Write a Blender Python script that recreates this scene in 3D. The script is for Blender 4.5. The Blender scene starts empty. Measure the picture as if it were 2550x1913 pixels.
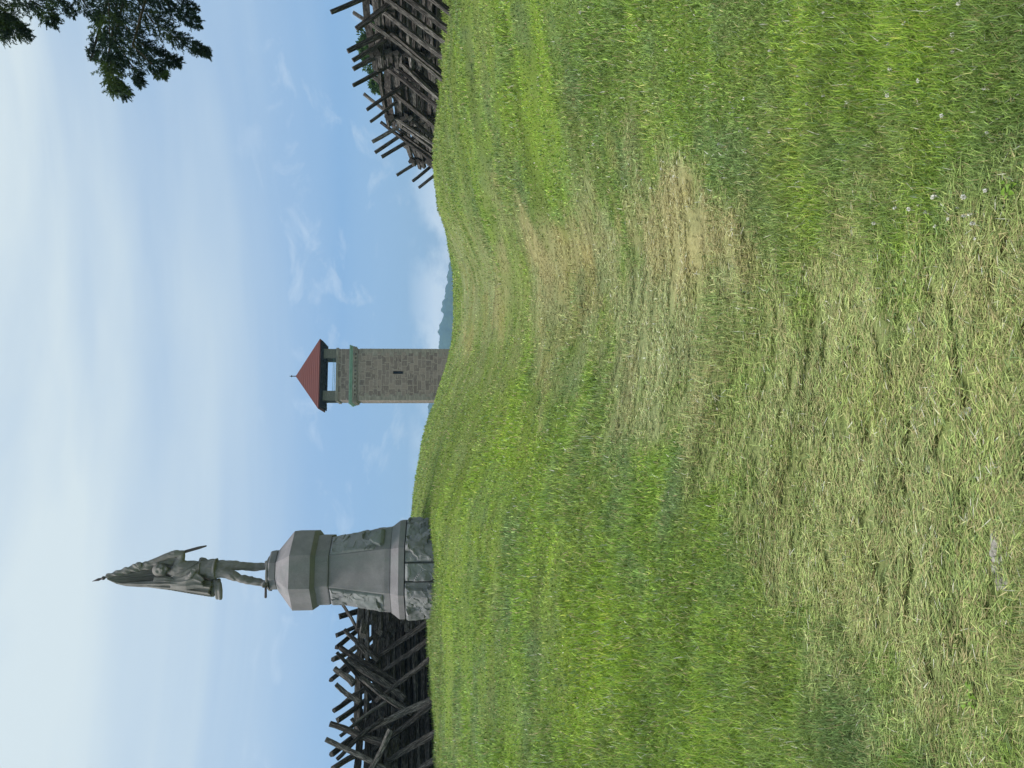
import bpy, bmesh, math, random
import numpy as np
from mathutils import Vector, Matrix, noise as mnoise
C = bpy.context.scene.collection
R = math.radians
# ------------------------------------------------------------------ camera
F = 1915.0; CX = 956.5; CY = 1275.0; VH = 1150.0; EYE = 1.6
PITCH = math.atan((CY - VH) / F)
cd = bpy.data.cameras.new('camera'); cam = bpy.data.objects.new('camera', cd); C.objects.link(cam)
cd.sensor_width = 36; cd.sensor_fit = 'HORIZONTAL'; cd.lens = 36 * F / 2550
cd.clip_start = 0.05; cd.clip_end = 20000
fw = Vector((0, math.cos(PITCH), -math.sin(PITCH))); up = Vector((0, math.sin(PITCH), math.cos(PITCH)))
X, Y, Z = -up, Vector((1, 0, 0)), -fw          # the phone was held upright but the picture is stored lying on its side
cam.matrix_world = Matrix(((X.x, Y.x, Z.x, 0), (X.y, Y.y, Z.y, 0), (X.z, Y.z, Z.z, EYE), (0, 0, 0, 1)))
bpy.context.scene.camera = cam
# ------------------------------------------------------------------ sky
SUN_EL, SUN_AZ = 64, -105      # azimuth from +Y, negative = left
w = bpy.data.worlds.new('World'); bpy.context.scene.world = w; w.use_nodes = True
nt = w.node_tree; N = nt.nodes; L = nt.links; N.clear()
out = N.new('ShaderNodeOutputWorld'); bg = N.new('ShaderNodeBackground'); L.new(bg.outputs[0], out.inputs[0])
sky = N.new('ShaderNodeTexSky'); sky.sky_type = 'NISHITA'; sky.sun_disc = False
sky.sun_elevation = R(SUN_EL); sky.sun_rotation = R(SUN_AZ); sky.air_density = 1.0; sky.dust_density = 0.6; sky.ozone_density = 1.5
bg.inputs[1].default_value = 0.1
tc = N.new('ShaderNodeTexCoord')
def math_n(op, a, b=None, clamp=False):
    n = N.new('ShaderNodeMath'); n.operation = op; n.use_clamp = clamp
    for i, v in enumerate((a, b)):
        if v is None: continue
        if isinstance(v, (int, float)): n.inputs[i].default_value = v
        else: L.new(v, n.inputs[i])
    return n.outputs[0]
def wnoise(scale, detail, sc, rough=0.55, off=(0, 0, 0), dist=0):
    mp = N.new('ShaderNodeMapping'); mp.inputs['Scale'].default_value = sc; mp.inputs['Location'].default_value = off
    L.new(tc.outputs['Generated'], mp.inputs[0])
    n = N.new('ShaderNodeTexNoise'); n.inputs['Scale'].default_value = scale; n.inputs['Detail'].default_value = detail
    n.inputs['Roughness'].default_value = rough; n.inputs['Distortion'].default_value = dist
    L.new(mp.outputs[0], n.inputs['Vector']); return n.outputs['Fac']
def ramp(fac, stops):
    n = N.new('ShaderNodeValToRGB'); L.new(fac, n.inputs[0]); e = n.color_ramp.elements
    while len(e) < len(stops): e.new(0.5)
    for i, (p, c) in enumerate(stops): e[i].position = p; e[i].color = c if len(c) == 4 else (*c, 1)
    return n.outputs[0]
def mixc(f, a, b):
    n = N.new('ShaderNodeMix'); n.data_type = 'RGBA'
    if isinstance(f, float): n.inputs[0].default_value = f
    else: L.new(f, n.inputs[0])
    for i, v in ((6, a), (7, b)):
        if isinstance(v, tuple): n.inputs[i].default_value = (*v, 1)
        else: L.new(v, n.inputs[i])
    return n.outputs[2]
sep = N.new('ShaderNodeSeparateXYZ'); L.new(tc.outputs['Generated'], sep.inputs[0]); el = sep.outputs['Z']
veil = math_n('MULTIPLY', ramp(wnoise(1.3, 5, (.7, 0.6, 6.5), .5, (3, 1, .4), .6), [(.33, (0, 0, 0)), (.68, (1, 1, 1))]), ramp(el, [(0.1, (.12,)*3), (.30, (.62,)*3), (.55, (1,)*3)]))
base_veil = ramp(el, [(.0, (.30,)*3), (.06, (.14,)*3), (.15, (.05,)*3), (.24, (.24,)*3), (.34, (.36,)*3), (.46, (.60,)*3), (.7, (.7,)*3)])
v2 = math_n('ADD', math_n('MULTIPLY', veil, .72), base_veil, True)
c1 = mixc(v2, mixc(.7, sky.outputs[0], (1.95, 4.0, 7.2)), (6.35, 7.25, 7.6))
# small puffs low over the horizon and a few wisps
puff = math_n('MULTIPLY', ramp(wnoise(13, 7, (1, 1, 1.7), .62, (1.1, .3, .2), .5), [(.56, (0, 0, 0)), (.70, (1, 1, 1))]), ramp(el, [(.0, (.9,)*3), (.09, (.6,)*3), (.22, (.5,)*3), (.28, (0, 0, 0))]))
c2 = mixc(math_n('MULTIPLY', puff, .5), c1, (8.2, 8.9, 9.3))
low = math_n('MULTIPLY', ramp(wnoise(11, 6, (1, 1, 1.6), .6, (4.1, .9, 1.7)), [(.42, (0, 0, 0)), (.58, (1, 1, 1))]), ramp(el, [(.0, (1,)*3), (.035, (.9,)*3), (.07, (0, 0, 0))]))
c3 = mixc(math_n('MULTIPLY', low, .9), c2, (10.5, 11, 11.2))
L.new(c3, bg.inputs[0])
sd = bpy.data.lights.new('sun', 'SUN'); sd.energy = 3.6; sd.angle = R(20); sd.color = (1, .96, .9)
so = bpy.data.objects.new('sun', sd); C.objects.link(so)
sdir = Vector((math.sin(R(SUN_AZ)) * math.cos(R(SUN_EL)), math.cos(R(SUN_AZ)) * math.cos(R(SUN_EL)), math.sin(R(SUN_EL))))
so.rotation_euler = sdir.to_track_quat('Z', 'Y').to_euler()
vs = bpy.context.scene.view_settings; vs.view_transform = 'Standard'; vs.look = 'None'; vs.gamma = 1; vs.exposure = 0.18
bpy.context.scene.cycles.volume_bounces = 0; bpy.context.scene.cycles.max_bounces = 6

# ------------------------------------------------------------------ helpers
def at(px, py, Yd):
    """photo pixel (2550 x 1913, lying picture) -> world point on the plane y = Yd"""
    U, V = 1913 - py, px
    d = fw * F + Vector((1, 0, 0)) * (U - CX) - up * (V - CY)
    return Vector((0, 0, EYE)) + d * (Yd / d.y)
def tag(o, label=None, cat=None, group=None, kind=None):
    for k, v in (('label', label), ('category', cat), ('group', group), ('kind', kind)):
        if v: o[k] = v
    return o
def empty(name, loc, rz=0):
    o = bpy.data.objects.new(name, None); C.objects.link(o); o.location = loc; o.rotation_euler = (0, 0, rz); o.empty_display_size = .2
    return o
def obj(name, bm, m, parent=None, smooth=False):
    me = bpy.data.meshes.new(name)
    if isinstance(bm, bmesh.types.BMesh): bm.to_mesh(me); bm.free()
    else: me.from_pydata([tuple(v) for v in bm[0]], [], bm[1])
    me.materials.append(m)
    if smooth: me.polygons.foreach_set('use_smooth', [True] * len(me.polygons))
    me.update()
    o = bpy.data.objects.new(name, me); C.objects.link(o)
    if parent: o.parent = parent
    return o
def fastmesh(name, verts, faces_tri, m, col=None, parent=None, nside=3):
    me = bpy.data.meshes.new(name); nv = len(verts); nf = len(faces_tri)
    me.vertices.add(nv); me.vertices.foreach_set('co', np.asarray(verts, dtype=np.float32).ravel())
    me.loops.add(nf * nside); me.loops.foreach_set('vertex_index', np.asarray(faces_tri, dtype=np.int32).ravel())
    me.polygons.add(nf); me.polygons.foreach_set('loop_start', np.arange(0, nf * nside, nside, dtype=np.int32))
    me.polygons.foreach_set('loop_total', np.full(nf, nside, dtype=np.int32))
    if col is not None:
        ca = me.color_attributes.new('tint', 'FLOAT_COLOR', 'POINT')
        c4 = np.ones((nv, 4), dtype=np.float32); c4[:, :3] = col; ca.data.foreach_set('color', c4.ravel())
    me.materials.append(m); me.update(calc_edges=True)
    o = bpy.data.objects.new(name, me); C.objects.link(o)
    if parent: o.parent = parent
    return o
class MT:
    """tiny material builder"""
    def __init__(s, name, rough=.9, spec=.2):
        s.m = bpy.data.materials.new(name); s.m.use_nodes = True; s.t = s.m.node_tree; s.n = s.t.nodes; s.l = s.t.links
        s.b = s.n['Principled BSDF']; s.b.inputs['Roughness'].default_value = rough; s.b.inputs['Specular IOR Level'].default_value = spec
        s.tc = s.n.new('ShaderNodeTexCoord')
    def noise(s, scale, detail=5, sc=(1, 1, 1), rough=.6, dist=0, vec=None):
        mp = s.n.new('ShaderNodeMapping'); mp.inputs['Scale'].default_value = sc; s.l.new(vec or s.tc.outputs['Object'], mp.inputs[0])
        n = s.n.new('ShaderNodeTexNoise'); n.inputs['Scale'].default_value = scale; n.inputs['Detail'].default_value = detail
        n.inputs['Roughness'].default_value = rough; n.inputs['Distortion'].default_value = dist
        s.l.new(mp.outputs[0], n.inputs['Vector']); return n.outputs['Fac']
    def ramp(s, fac, stops):
        n = s.n.new('ShaderNodeValToRGB'); s.l.new(fac, n.inputs[0]); e = n.color_ramp.elements
        while len(e) < len(stops): e.new(.5)
        for i, (p, c) in enumerate(stops): e[i].position = p; e[i].color = (*c, 1)
        return n.outputs[0]
    def mix(s, f, a, b, mode='MIX'):
        n = s.n.new('ShaderNodeMix'); n.data_type = 'RGBA'; n.blend_type = mode
        if isinstance(f, float): n.inputs[0].default_value = f
        else: s.l.new(f, n.inputs[0])
        for i, v in ((6, a), (7, b)):
            if isinstance(v, tuple): n.inputs[i].default_value = (*v, 1)
            else: s.l.new(v, n.inputs[i])
        return n.outputs[2]
    def attr(s, name):
        n = s.n.new('ShaderNodeAttribute'); n.attribute_name = name; return n.outputs['Color']
    def color(s, c):
        if isinstance(c, tuple): s.b.inputs['Base Color'].default_value = (*c, 1)
        else: s.l.new(c, s.b.inputs['Base Color'])
        return s
    def bump(s, h, strength=.3, dist=.02):
        n = s.n.new('ShaderNodeBump'); n.inputs['Strength'].default_value = strength; n.inputs['Distance'].default_value = dist
        s.l.new(h, n.inputs['Height']); s.l.new(n.outputs[0], s.b.inputs['Normal']); return s
rs = np.random.RandomState(7)
LAT = rs.rand(256, 256)
def vnoise(x, y):
    xi = np.floor(x).astype(int); yi = np.floor(y).astype(int); fx = x - xi; fy = y - yi
    fx = fx * fx * (3 - 2 * fx); fy = fy * fy * (3 - 2 * fy)
    g = lambda a, b: LAT[a % 256, b % 256]
    return (g(xi, yi) * (1 - fx) + g(xi + 1, yi) * fx) * (1 - fy) + (g(xi, yi + 1) * (1 - fx) + g(xi + 1, yi + 1) * fx) * fy
def fbm(x, y, o=4):
    s = 0; a = .5; t = 0
    for i in range(o):
        s = s + a * vnoise(x * 2 ** i + 17.3 * i, y * 2 ** i + 9.1 * i); t += a; a *= .5
    return s / t
# ------------------------------------------------------------------ terrain
YS = np.array([0, 2, 4, 7, 10, 14, 17, 20, 26, 35, 50, 80, 150, 400, 4000.])
TAB = [
 (-900, [0, .03, .30, .85, 1.45, 2.1, 2.4, 2.5, 2.7, 2.6, 2.0, 0, -4, -8, -8]),
 (0,    [0, .02, .26, .78, 1.35, 2.02, 2.30, 2.45, 2.65, 2.5, 1.6, -1, -4, -8, -8]),
 (373,  [0, .01, .24, .75, 1.33, 2.02, 2.38, 2.57, 2.75, 2.6, 1.7, -1, -4, -8, -8]),
 (494,  [0, .0, .22, .72, 1.32, 2.01, 2.40, 2.68, 2.95, 2.8, 1.8, -1.5, -4, -8, -8]),
 (623,  [0, .0, .20, .66, 1.25, 1.98, 2.46, 2.84, 3.2, 3.0, 2.0, -2, -4, -8, -8]),
 (813,  [0, 0, .12, .50, .95, 1.60, 2.05, 2.42, 2.93, 2.9, 1.8, -2.5, -4, -8, -8]),
 (908,  [0, 0, .08, .38, .78, 1.30, 1.70, 2.02, 2.50, 2.75, 1.8, -3, -4, -8, -8]),
 (1053, [0, 0, .05, .28, .60, 1.00, 1.25, 1.48, 1.80, 2.05, 1.3, -3, -4, -8, -8]),
 (1213, [0, 0, .05, .25, .55, .95, 1.20, 1.42, 1.75, 1.96, 1.2, -3, -4, -8, -8]),
 (1300, [0, 0, .06, .28, .65, 1.15, 1.50, 1.75, 2.05, 2.0, 1.0, -2, -4, -8, -8]),
 (1400, [0, 0, .09, .35, .80, 1.45, 1.88, 2.20, 2.05, 1.5, .3, -2, -4, -8, -8]),
 (1513, [0, 0, .12, .45, .95, 1.65, 2.08, 2.25, 1.50, .8, -.5, -2, -4, -8, -8]),
 (1650, [0, 0, .16, .55, 1.10, 1.80, 2.10, 2.12, 1.60, .9, -.5, -2, -4, -8, -8]),
 (1913, [0, .01, .20, .70, 1.30, 1.86, 2.00, 2.00, 1.80, 1.2, 0, -2, -4, -8, -8]),
 (2700, [0, .03, .30, .90, 1.50, 1.90, 2.00, 2.00, 1.80, 1.2, 0, -2, -4, -8, -8])]
AZ = np.array([math.atan((u - CX) / F) for u, _ in TAB]); HT = np.array([h for _, h in TAB])
def crw(i0, f, n):
    idx = [np.clip(i0 + k, 0, n - 1) for k in (-1, 0, 1, 2)]
    w_ = [(-f**3 + 2*f**2 - f) * .5, (3*f**3 - 5*f**2 + 2) * .5, (-3*f**3 + 4*f**2 + f) * .5, (f**3 - f**2) * .5]
    return idx, w_
def H(x, y, rough=True):
    x = np.asarray(x, float); y = np.asarray(y, float)
    r = np.hypot(x, y); az = np.clip(np.arctan2(x, y), AZ[0], AZ[-1]); ye = np.minimum(r * np.cos(az), 3999)
    i = np.clip(np.searchsorted(YS, ye, 'right') - 1, 0, len(YS) - 2); f = (ye - YS[i]) / (YS[i + 1] - YS[i])
    j = np.clip(np.searchsorted(AZ, az, 'right') - 1, 0, len(AZ) - 2); g = np.clip((az - AZ[j]) / (AZ[j + 1] - AZ[j]), 0, 1)
    ii, wi = crw(i, f, len(YS)); jj, wj = crw(j, g, len(AZ)); z = 0
    # Catmull-Rom in distance would overshoot on the uneven spacing: limit it to the near rows
    lin = ye > 26
    for b in range(4):
        a_s = 0
        for a in range(4):
            wa = np.where(lin, (0, 1 - f, f, 0)[a] if not isinstance((0, 1 - f, f, 0)[a], int) else 0, wi[a])
            a_s = a_s + wa * HT[jj[b], ii[a]]
        z = z + wj[b] * a_s
    if rough:
        fade = np.clip(r / 3, .25, 1)
        z = z + (fbm(x * .9 + 40, y * .9 + 40, 3) - .5) * .12 * fade + (fbm(x * 5 + 10, y * 5 + 80, 2) - .5) * .03 + (fbm(x * .55 + 3, y * 4.2 + .35 * x + 8, 3) - .5) * .075 * np.clip(r / 5, .3, 1)
        # little ledges of the banks
        q = y + .25 * x + 1.3 * (fbm(x * .5 + 3, y * .5 + 5, 2) - .5)
        for y0, hh in ((9.2, .10), (12.6, .09)):
            s_ = np.clip((q - y0) / .35, 0, 1); s_ = s_ * s_ * (3 - 2 * s_)
            z = z + hh * s_ * np.exp(-np.clip(q - y0 - .35, 0, 99) / 1.2) * np.clip((x - .8) / 1.2, 0, 1) * (r < 60)
    return z
def Hs(x, y): return float(H(np.array([x]), np.array([y]))[0])
def ground_hit(px, py):
    U, V = 1913 - py, px
    d = fw * F + Vector((1, 0, 0)) * (U - CX) - up * (V - CY)
    ys = np.concatenate([np.arange(1.2, 8, .02), np.arange(8, 60, .05)]); t = ys / d.y
    z = EYE + d.z * t; h = H(d.x * t, ys, False); k = np.argmax(z < h)
    return (float(d.x * t[k]), float(ys[k])) if z[k] < h[k] else (float(d.x * t[-1]), 60.)
def sdpoly(P, x, y):
    """signed distance-ish, positive inside"""
    P = np.array(P); n = len(P); ins = np.zeros(x.shape, bool); dm = np.full(x.shape, 1e9)
    for i in range(n):
        a = P[i]; b = P[(i + 1) % n]
        cond = (a[1] > y) != (b[1] > y)
        with np.errstate(divide='ignore', invalid='ignore'):
            xi = (b[0] - a[0]) * (y - a[1]) / (b[1] - a[1] + 1e-12) + a[0]
        ins ^= cond & (x < xi)
        e = b - a; t = np.clip(((x - a[0]) * e[0] + (y - a[1]) * e[1]) / (e @ e + 1e-9), 0, 1)
        dm = np.minimum(dm, np.hypot(x - a[0] - t * e[0], y - a[1] - t * e[1]))
    return np.where(ins, dm, -dm)
def G(pts): return [ground_hit(*p) for p in pts]
DRY = G([(1136, 640), (1200, 610), (1290, 560), (1350, 510), (1500, 490), (1650, 470), (1800, 490), (1900, 590), (2100, 640), (2300, 640), (2750, 600),
         (2750, 1300), (2750, 2100), (2400, 2000), (2230, 1800), (2120, 1700), (2040, 1600), (1950, 1440), (1830, 1330), (1720, 1210), (1600, 1090), (1480, 980), (1400, 930), (1290, 900), (1200, 890), (1138, 870)])
TAN = [G(p) for p in ([(1310, 600), (1300, 520), (1420, 530), (1500, 600), (1420, 700), (1350, 760)],
                      [(1520, 500), (1640, 480), (1850, 470), (1870, 620), (1800, 700), (1620, 720), (1530, 640)],
                      [(1230, 600), (1262, 620), (1262, 820), (1240, 900), (1225, 800)],
                      [(1150, 810), (1180, 810), (1185, 900), (1160, 900)],
                      [(2380, 1300), (2470, 1350), (2460, 1650), (2400, 1640)])]
GRN = [G(p) for p in ([(1262, 560), (1310, 600), (1320, 800), (1300, 900), (1275, 900), (1270, 700)],
                      [(1930, 1060), (2010, 1080), (2040, 1330), (1990, 1340), (1930, 1250)],
                      [(1760, 720), (1900, 700), (1960, 900), (1880, 1060), (1790, 1050)],
                      [(1340, 780), (1440, 800), (1470, 980), (1390, 950)])]
LIME = [G(p) for p in ([(1180, 1010), (1260, 980), (1420, 1080), (1340, 1250), (1240, 1180)],
                       [(1370, 1340), (1500, 1300), (1650, 1450), (1800, 1650), (1950, 1913), (1400, 1913), (1370, 1650)],
                       [(1640, 20), (1800, 0), (1950, 150), (1800, 330), (1680, 250)])]
def sm(v, a, b):
    t = np.clip((v - a) / (b - a), 0, 1); return t * t * (3 - 2 * t)
def dryness(x, y):
    n = (fbm(x * 1.4 + 5, y * 1.4 + 3, 4) - .5) + .55 * (fbm(x * 6 + 5, y * 9 + 3, 2) - .5)
    sc = np.clip(y / 8, .35, 1.6)
    d = sm(sdpoly(DRY, x, y) + .12 * sc + n * 2.2 * sc, -.55 * sc, .75 * sc)
    for g in GRN: d = d * (1 - .34 * sm(sdpoly(g, x, y) + n * .6, -.15, .25))
    t = 0 * x
    for g in TAN: t = np.maximum(t, sm(sdpoly(g, x, y) + n * .9, -.15, .35))
    l = 0 * x
    for g in LIME: l = np.maximum(l, sm(sdpoly(g, x, y) + n * 1.4, -.7, .9))
    return d, t, l
def ground_color(x, y, jit=None):
    d, t, l = dryness(x, y)
    big = fbm(x * .35 + 9, y * .35 + 2, 3)[..., None]; mid = fbm(x * 2.3 + 1, y * 2.3 + 7, 3)[..., None]; s = fbm(x * .8, y * 3.1 + 7, 3)[..., None]
    blue = np.array([.158, .228, .085]); green = np.array([.162, .240, .052]); lime = np.array([.205, .300, .034]); olive = np.array([.215, .262, .078])
    dry = np.array([.275, .315, .140]); straw = np.array([.40, .355, .165]); brown = np.array([.30, .215, .055])
    c = green + (blue - green) * sm(mid, .45, .75) + (lime - green) * .65 * sm(big, .45, .72)
    c = c + (lime - c) * .85 * l[..., None]
    far = sm(y, 8, 20)[..., None]
    c = c + (olive - c) * (far * (.35 + .5 * sm(s, .35, .7)) * (1 - .6 * l[..., None]))
    c = c + (olive - c) * .5 * (1 - .9 * l[..., None]) * sm(fbm(x * 1.1 + 31, y * 1.1 + 77, 4), .52, .72)[..., None]; c = c * (1 + .12 * l[..., None])
    dd = dry + (straw - dry) * (.58 * t[..., None] + .30 * sm(mid, .5, .75)) + (brown - dry) * .32 * sm(fbm(x * 1.7 + 60, y * 1.7, 3), .58, .75)[..., None]
    dd = dd + (olive - dd) * .5 * sm(big, .42, .58); dd = dd + (green * 1.1 - dd) * .28 * sm(fbm(x * 1.9 + 21, y * 2.6 + 41, 4), .54, .68)[..., None]
    stk = fbm(x * .45 + 51, y * 3.8 + .35 * x + 13, 3)[..., None]; c = c * (1 + .75 * (stk - .5)) + (lime - c) * .35 * sm(stk, .52, .72)
    stk2 = fbm(x * 1.2 + 11, y * 9 + 3, 3)[..., None]; dd = dd * (1 + .8 * (stk2 - .5))
    return (c + (dd - c) * d[..., None]) * 1.42, d, t
na1 = np.concatenate([np.linspace(-math.pi, -.75, 60, endpoint=False), np.linspace(-.75, .75, 420), np.linspace(.75, math.pi, 60)[1:]])
rr = np.concatenate([[.0], np.geomspace(.5, 60, 330), np.geomspace(66, 2000, 40)])
A_, R_ = np.meshgrid(na1, rr); gx = R_ * np.sin(A_); gy = R_ * np.cos(A_); gz = H(gx, gy)
col, _, _ = ground_color(gx, gy)
nr, na = gx.shape
idx = np.arange(nr * na).reshape(nr, na)
faces = np.stack([idx[:-1, :-1], idx[1:, :-1], idx[1:, 1:], idx[:-1, 1:]], -1).reshape(-1, 4)[:, ::-1]
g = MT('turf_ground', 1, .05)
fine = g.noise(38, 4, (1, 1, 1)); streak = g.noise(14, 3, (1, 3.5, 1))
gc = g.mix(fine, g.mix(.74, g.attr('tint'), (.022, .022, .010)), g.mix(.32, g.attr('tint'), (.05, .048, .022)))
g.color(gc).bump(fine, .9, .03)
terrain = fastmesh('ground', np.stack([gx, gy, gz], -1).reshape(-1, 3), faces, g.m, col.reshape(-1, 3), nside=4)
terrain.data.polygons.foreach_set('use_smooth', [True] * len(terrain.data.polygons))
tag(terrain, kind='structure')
# ------------------------------------------------------------------ grass blades
gm = MT('grass_blades', .65, .25)
hsv = gm.attr('tint'); gm.color(hsv)
tr = gm.n.new('ShaderNodeBsdfTranslucent'); gm.l.new(hsv, tr.inputs[0])
mx = gm.n.new('ShaderNodeMixShader'); mx.inputs[0].default_value = .35
gm.l.new(gm.b.outputs[0], mx.inputs[1]); gm.l.new(tr.outputs[0], mx.inputs[2]); gm.l.new(mx.outputs[0], gm.n['Material Output'].inputs[0])
NB = 900000
def blades(n, seed, outer=False):
    r_ = np.random.RandomState(seed)
    p = .95; a, b = 1.35 ** -p, 46. ** -p
    y = (a + (b - a) * r_.rand(n)) ** (-1 / p); t = (r_.rand(n) * 2 - 1) * (.58 + .5 / y)
    if outer: t = np.sign(t) * (.56 + .5 / y + .75 * r_.rand(n))
    x = t * y
    c, d, tn = ground_color(x, y)
    z = H(x, y)
    mat = r_.rand(n) < d * .78
    # drop blades in bare spots so that dark gaps show
    hole = fbm(x * 6 + 2, y * 16 + 5, 3)
    keep = r_.rand(n) > .96 * sm(hole, .53, .66) * (.25 + .75 * d)
    x, y, z, c, d, mat, tn = x[keep], y[keep], z[keep], c[keep], d[keep], mat[keep], tn[keep]; n = len(x)
    px = .00125 * y
    wd = np.maximum((.0020 + .0020 * r_.rand(n)), px * (.75 + .5 * r_.rand(n))) * np.where(r_.rand(n) < .06, 1.7, 1)
    tall = sm(fbm(x * 1.1 + 70, y * 1.1 + 20, 3), .45, .75)
    ln = np.where(mat, .02 + .04 * r_.rand(n), (.024 + .045 * r_.rand(n)) * (.75 + .9 * tall))
    ln = np.maximum(ln, px * 2.2)
    az = np.where(mat, np.where(r_.rand(n) < .5, 0, math.pi) + r_.normal(0, .55, n), r_.rand(n) * 2 * math.pi)
    # mown turf leans a little in broad swathes
    lean = np.where(mat, R(80) + r_.normal(0, .08, n), R(34) + r_.normal(0, .36, n))
    lean = np.clip(lean, 0, R(96)); dx, dy = np.cos(az), np.sin(az)
    sa = az + math.pi / 2 + r_.normal(0, .5, n); sxx, syy = np.cos(sa) * wd * .5, np.sin(sa) * wd * .5
    base = np.stack([x, y, z + np.where(mat, .002 + .02 * r_.rand(n), -.004)], -1)
    side = np.stack([sxx, syy, 0 * x], -1)
    l1 = lean * np.where(mat, .97, .6); mid = base + np.stack([dx * np.sin(l1), dy * np.sin(l1), np.cos(l1)], -1) * (ln * .5)[:, None]
    l2 = np.clip(lean * np.where(mat, 1.06, 1.35), 0, R(104)); tip = mid + np.stack([dx * np.sin(l2), dy * np.sin(l2), np.cos(l2)], -1) * (ln * .5)[:, None]
    # keep lying blades above the ground
    base[:, 2] = np.where(mat, base[:, 2] + .002, base[:, 2]); tip[:, 2] = np.maximum(tip[:, 2], z + .001)
    V = np.stack([base - side, base + side, mid + side * .85, mid - side * .85, tip], 1).reshape(-1, 3)
    o = np.arange(n)[:, None] * 5
    T = np.concatenate([o + [0, 1, 2], o + [0, 2, 3], o + [3, 2, 4]], 1).reshape(-1, 3)
    br = np.exp(r_.normal(0, .42, n) * (1 - .45 * sm(y, 6, 18)))[:, None]
    cc = c * br
    strawb = (r_.rand(n) < (.07 + .20 * d + .25 * tn))[:, None]
    cc = np.where(strawb, np.array([.50, .44, .22]) * (.6 + .6 * r_.rand(n)[:, None]), cc)
    fl_ = (r_.rand(n) < .012 * (1 - .8 * sm(y, 4, 12)))[:, None]; cc = np.where(fl_, np.array([.72, .70, .58]), cc)
    gb = (r_.rand(n) < .14 * (1 - .5 * d))[:, None]
    cc = np.where(gb & ~strawb & ~fl_, np.array([.21, .30, .12]) * (.8 + .7 * r_.rand(n)[:, None]), cc)
    col = np.repeat(np.clip(cc, 0, .75), 5, axis=0).reshape(n, 5, 3)
    return V, T, col.reshape(-1, 3)
V_, T_, c_ = blades(NB, 3); V2, T2, c2_ = blades(260000, 8, True)
T_ = np.concatenate([T_, T2 + len(V_)]); V_ = np.concatenate([V_, V2]); c_ = np.concatenate([c_, c2_]); del V2, T2, c2_
grass = fastmesh('grass', V_, T_, gm.m, c_); tag(grass, kind='stuff', label='mown green and dry tan grass covering the sunken lane and its banks', cat='grass')
del V_, T_, c_
# ------------------------------------------------------------------ far hills
hm = MT('far_woods', 1, 0); hm.color(hm.ramp(hm.noise(.05, 5), [(.3, (.02, .035, .015)), (.7, (.055, .085, .03))]))
def ridge(name, Yd, pts, dep, seed):
    us = np.linspace(pts[0][0], pts[-1][0], 420); Vt = np.interp(us, [p[0] for p in pts], [p[1] for p in pts])
    rows = 16; vv = []; 
    for k in range(rows):
        s = k / (rows - 1); yy = Yd - dep * (1 - s)
        for u, v in zip(us, Vt):
            p = at(v, 1913 - u, Yd); xx = p.x
            top = p.z; zb = -12
            prof = math.sin(s * math.pi / 2) ** .8
            bump = 10 * abs(mnoise.noise(Vector((xx * .035, yy * .035, seed)))) + 7 * abs(mnoise.noise(Vector((xx * .09, yy * .11, seed + 5))))
            vv.append((xx, yy + 2200 * 0, zb + (top - zb) * prof + (bump - 8) * min(1, prof * 1.4)))
    vv += [(a, b + dep, -12) for a, b, _ in vv[-len(us):]]; rows += 1
    n = len(us); ff = [(k * n + i, k * n + i + 1, (k + 1) * n + i + 1, (k + 1) * n + i) for k in range(rows - 1) for i in range(n - 1)]
    return tag(obj(name, (vv, ff), hm.m, smooth=False), kind='structure')
ridge('hills', 1500, [(300, 1150), (560, 1085), (760, 1066), (900, 1066), (960, 1076), (1048, 1091), (1110, 1098), (1165, 1107), (1225, 1114), (1262, 1122), (1330, 1140), (1500, 1150), (2200, 1150)], 500, 1.3)
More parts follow.
